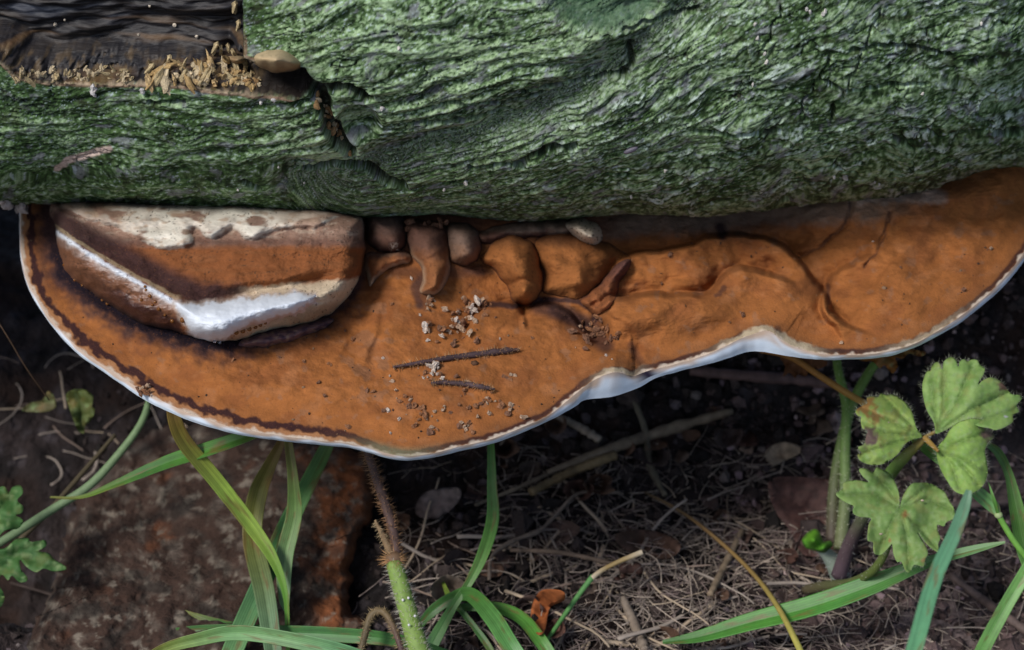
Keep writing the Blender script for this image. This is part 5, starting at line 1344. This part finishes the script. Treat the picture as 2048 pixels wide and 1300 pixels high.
for (x, y, c_) in ((708, 676, 1), (706, 677, 1), (662, 731, 1), (660, 729, 1), (606, 722, 1), (608, 724, 2), (690, 660, 2), (560, 715, 2), (468, 720, 1), (640, 765, 2), (1487, 630, 2), (1490, 634, 2), (1484, 626, 1), (1974, 498, 2), (1980, 496, 0), (1460, 643, 2), (1380, 488, 2), (1340, 510, 2), (1322, 570, 2), (1316, 585, 2), (1800, 535, 2), (1510, 505, 2), (1925, 580, 2), (783, 607, 1), (940, 568, 1), (990, 635, 2), (1065, 676, 1)):
    crumb(x + random.gauss(0, 1.5), y + random.gauss(0, 1.5), random.uniform(.05, .12), 'small brown fleck lying alone on the brown cap', 'brown flecks on the cap', tone=c_)
for k in range(14):
    crumb(290 + random.gauss(0, 9), 784 + random.gauss(0, 7), random.uniform(.06, .15), 'crumb in the clump stuck to the left part of the white rim', 'crumbs on the white rim', tone=random.choice([0, 1, 2]), z=-.25)
n = 520
fx_ = rng.uniform(60, 2040, n); fy_ = rng.uniform(440, 880, n)
k = (sdpoly(fx_, fy_, np.vstack([tb[::10, :2], [[2100, 300], [40, 380]]])) > 12) & (sdpoly(fx_, fy_, OLD) < -10); fx_, fy_ = fx_[k], fy_[k]; n = len(fx_)
B_ = I1[None] * rng.gamma(2, .011, (n, 1, 1)) * rng.uniform(.4, 1.8, (n, 1, 3)) + P(fx_, fy_, capH(fx_, fy_) + .015)[:, None]
F = (F1[None] + (np.arange(n) * len(I1))[:, None, None]).reshape(-1, 3)
pal = np.array([(.09, .045, .025), (.05, .03, .02), (.20, .12, .07), (.35, .26, .2)])
o = obj('flecks', B_.reshape(-1, 3), F, M['crumb_wood'], fung, cols=np.repeat(pal[rng.choice(4, n, p=[.4, .3, .2, .1])], len(I1), 0)); o['kind'] = 'stuff'
def cap_twig(ctrl, label, nh):
    c2 = smooth_line(np.array(ctrl, float), 40)
    z = np.convolve(np.pad(capH(c2[:, 0], c2[:, 1]), 6, mode='edge'), np.ones(13) / 13, 'valid') + .13
    p = P(c2[:, 0], c2[:, 1], z)
    r = c2[:, 2] * K * 88 * .5 * (1 + .25 * noise(np.arange(40) / 2.0, 0 * np.arange(40), 5))
    e = empty('hairy_twig', p[0], label, 'twig')
    V, F, C = tube(p, r, 9, np.array((.05, .03, .032))); 
    th = rng.random(len(V)) 
    obj('bark_strip', V, F, M['straw'], e, cols=C * (1 + .5 * th[:, None]))
    add_hairs(e, p, r, nh, .26, (.34, .19, .09), .017)
cap_twig([(786, 734, 5), (830, 727, 8), (890, 717, 11), (950, 709, 12), (1005, 702, 13), (1025, 700, 9), (1040, 699, 4)], 'longer dark hairy twig lying across the middle of the cap', 300)
cap_twig([(862, 766, 6), (890, 765, 9), (930, 768, 11), (965, 774, 10), (990, 778, 4)], 'shorter dark hairy twig lying below the longer one', 170)
# tuft of pale hairs on the dusky lobe
n = 90
q0 = P(788, 488, float(capH(np.array([788.]), np.array([488.]))[0]) + .9)
dr = rng.normal(size=(n, 3)) + np.array([0, -.6, .5])
V, F, C = hairs(q0 + rng.normal(0, .10, (n, 3)), dr, .32 * rng.uniform(.5, 1.2, n), .007, (.40, .32, .27)); o = obj('hair_tuft', V, F, M['hair'], fung, cols=C); o['kind'] = 'stuff'
# dark debris wedged between the log and the lobes
for k in range(16):
    crumb(random.uniform(812, 900), random.uniform(440, 462), random.uniform(.08, .2), 'black crumb wedged between the log and the middle lobes', 'black crumbs under the log', tone=2, z=1.6)

# ------------------------------------------------------------------ rotten wood and bits on the log
chunkM = []
for i in range(10):
    r = np.random.default_rng(70 + i)
    V = IV * np.array([r.uniform(.5, 1.0), r.uniform(.5, .9), r.uniform(.7, 1.5)]) * (1 + .28 * r.normal(size=(len(IV), 1)))
    tone = np.array([(.46, .36, .20), (.40, .27, .12), (.52, .42, .27), (.30, .18, .08), (.48, .34, .17)][i % 5])
    me = mesh_data('wood_splinter', V, IF, np.broadcast_to(tone, V.shape) * (1 + .2 * r.normal(size=(len(V), 1))), smooth=False)
    me.materials.append(M['crumb_wood']); chunkM.append(me)
lb = BASE[log.name]
def splinter(x, y, r, lift, el=1.0, i=None, rot=None):
    p = log_at(x, y, lift)
    o = bpy.data.objects.new('wood_splinter', chunkM[random.randrange(10) if i is None else i]); link(o, log)
    o.location = (p - lb) * S
    o.scale = (r * random.uniform(.6, 1.2), r, r * el)
    o.rotation_euler = (random.gauss(.2, .5), random.gauss(0, .5), random.uniform(0, 6)) if rot is None else rot
for k in range(85):
    x = random.uniform(28, 265)
    splinter(x, random.uniform(136, 160), random.uniform(.04, .14), random.uniform(0, .2), random.uniform(.8, 2.6), i=random.choice([0, 2, 5, 7]))
for k in range(80):
    x = min(max(random.gauss(385, 60), 300), 490)
    splinter(x, random.uniform(122, 163), random.uniform(.05, .22), random.uniform(0, .3), random.uniform(.7, 3.0), i=random.choice([0, 2, 5, 7, 4, 1]))
for k in range(40):
    x = random.uniform(440, 525)
    splinter(x, random.uniform(140, 172), random.uniform(.06, .18), random.uniform(0, .15), 1)
for k in range(30):
    t_ = random.random(); c_ = smooth_line([(640, 195), (662, 240), (680, 280), (702, 306)], 30)[int(t_ * 29)]
    splinter(c_[0] + random.gauss(0, 7), c_[1] + random.gauss(0, 7), random.uniform(.07, .18), .1, 1, i=random.choice([2, 3, 7, 8]))
for x, y, a in ((430, 90, .35), (442, 96, .1), (458, 90, -.2), (470, 100, -.3), (300, 130, .6), (338, 112, .3), (470, 10, 0), (478, 45, .1)):
    splinter(x, y, .15, .3, 2.2, i=0, rot=(.3, a, random.random()))
# specks in the hollow and on the bark
def speck(x, y, r, col, label, group, lift=.06, cat='crumb', name='bark_speck', sq=(1, 1, 1)):
    p = log_at(x, y, lift)
    V = I1 * r * np.array(sq) * (1 + .25 * rng.normal(size=(len(I1), 1)))
    return tag(obj(name, V + p, F1, M['crumb_wood'], None, cols=np.full((len(I1), 3), col), smooth=False), label, cat, group)
for x, y, r in ((110, 48, .1), (348, 48, .09), (392, 72, .07), (298, 10, .06), (278, 68, .06), (130, 38, .06)):
    speck(x, y, r, (.5, .43, .34), 'pale crumb stuck to the dark wood inside the hollow', 'pale crumbs inside the hollow')
for x, y, r in ((188, 172, .12), (192, 178, .13), (186, 183, .12), (190, 188, .1), (282, 178, .1), (285, 183, .1), (520, 204, .08), (548, 200, .1), (766, 214, .11), (798, 96, .1)):
    speck(x, y, r, (.55, .52, .5), 'whitish crumb on the green bark near the hollow', 'whitish crumbs near the hollow')
for x, y, r, c_ in ((1614, 16, .1, .55), (1620, 24, .11, .55), (1645, 28, .1, .55), (1650, 22, .1, .55), (1508, 48, .1, .5), (1516, 74, .1, .5), (1532, 106, .1, .5), (1534, 124, .11, .5), (1846, 184, .1, .55), (1962, 46, .09, .55), (1506, 168, .1, .4), (1750, 362, .07, .4), (1758, 366, .08, .45), (1690, 352, .16, .3), (1668, 352, .08, .55), (1262, 392, .08, .6), (888, 376, .1, .5), (932, 362, .12, .55), (1330, 340, .09, .5), (476, 376, .07, .6), (608, 362, .06, .6), (556, 332, .06, .6)):
    speck(x, y, r, np.array((1, .95, .88)) * c_, 'tiny pale crumb scattered on the green bark', 'pale crumbs on the bark', sq=(.8, .8, 1.2))
for x, y in ((45, 415), (42, 425), (48, 432), (40, 440), (50, 420), (12, 412), (4, 408), (20, 416), (46, 446)):
    speck(x, y - 10, random.uniform(.14, .24), (.32, .27, .25), 'grey crumb hanging from the lower edge of the log at the far left', 'grey crumbs hanging at the left', lift=.15)
# tan bracket-like knob at the end of the hollow
def knob(x0, pts, A, col, label, name):
    z0 = log_at(*x0)[:]
    # height field along the ray: build as a lobe whose base is the log at that point
    q = log_at(*x0)
    V, f, c, _ = lobe(name, pts, A, 26, None, col, H=lambda x, y: q[2] + .0 * x - (y - x0[1]) * .012, sink=.5, n=140, rings=20, extra=lum(.2, 20, 14, 3))
    return tag(obj(name, V, f[:, ::-1], M['flesh'], None, cols=c), label, 'fungus knob')
knob((555, 128), [(505, 108), (525, 98), (560, 94), (590, 108), (606, 124), (595, 138), (560, 144), (530, 140), (512, 128)], 1.3, c_mix((.46, .35, .20), (.30, .19, .09), 112, 140, seed=21, seam=.3), 'tan rounded knob at the right end of the rotten hollow', 'tan_growth')
knob((478, 120), [(448, 112), (470, 108), (495, 112), (500, 122), (484, 130), (456, 126)], .5, c_mix((.36, .27, .15), (.25, .16, .08), 110, 128, seed=22), 'small tan knob left of the larger one', 'tan_growth')
# dark seed case stuck in the bark
p0 = log_at(1262, 297, .12); 
V = IV * np.array([.34, .1, .12]); a = .45
R2 = np.array([[math.cos(a), 0, -math.sin(a)], [0, 1, 0], [math.sin(a), 0, math.cos(a)]])
o = obj('seed_case', V @ R2.T + p0, IF, M['velvet'], None, cols=np.full((len(IV), 3), (.10, .09, .12)))
tag(o, 'shiny dark seed case lying in a bark crevice above the finger lobe', 'seed case')
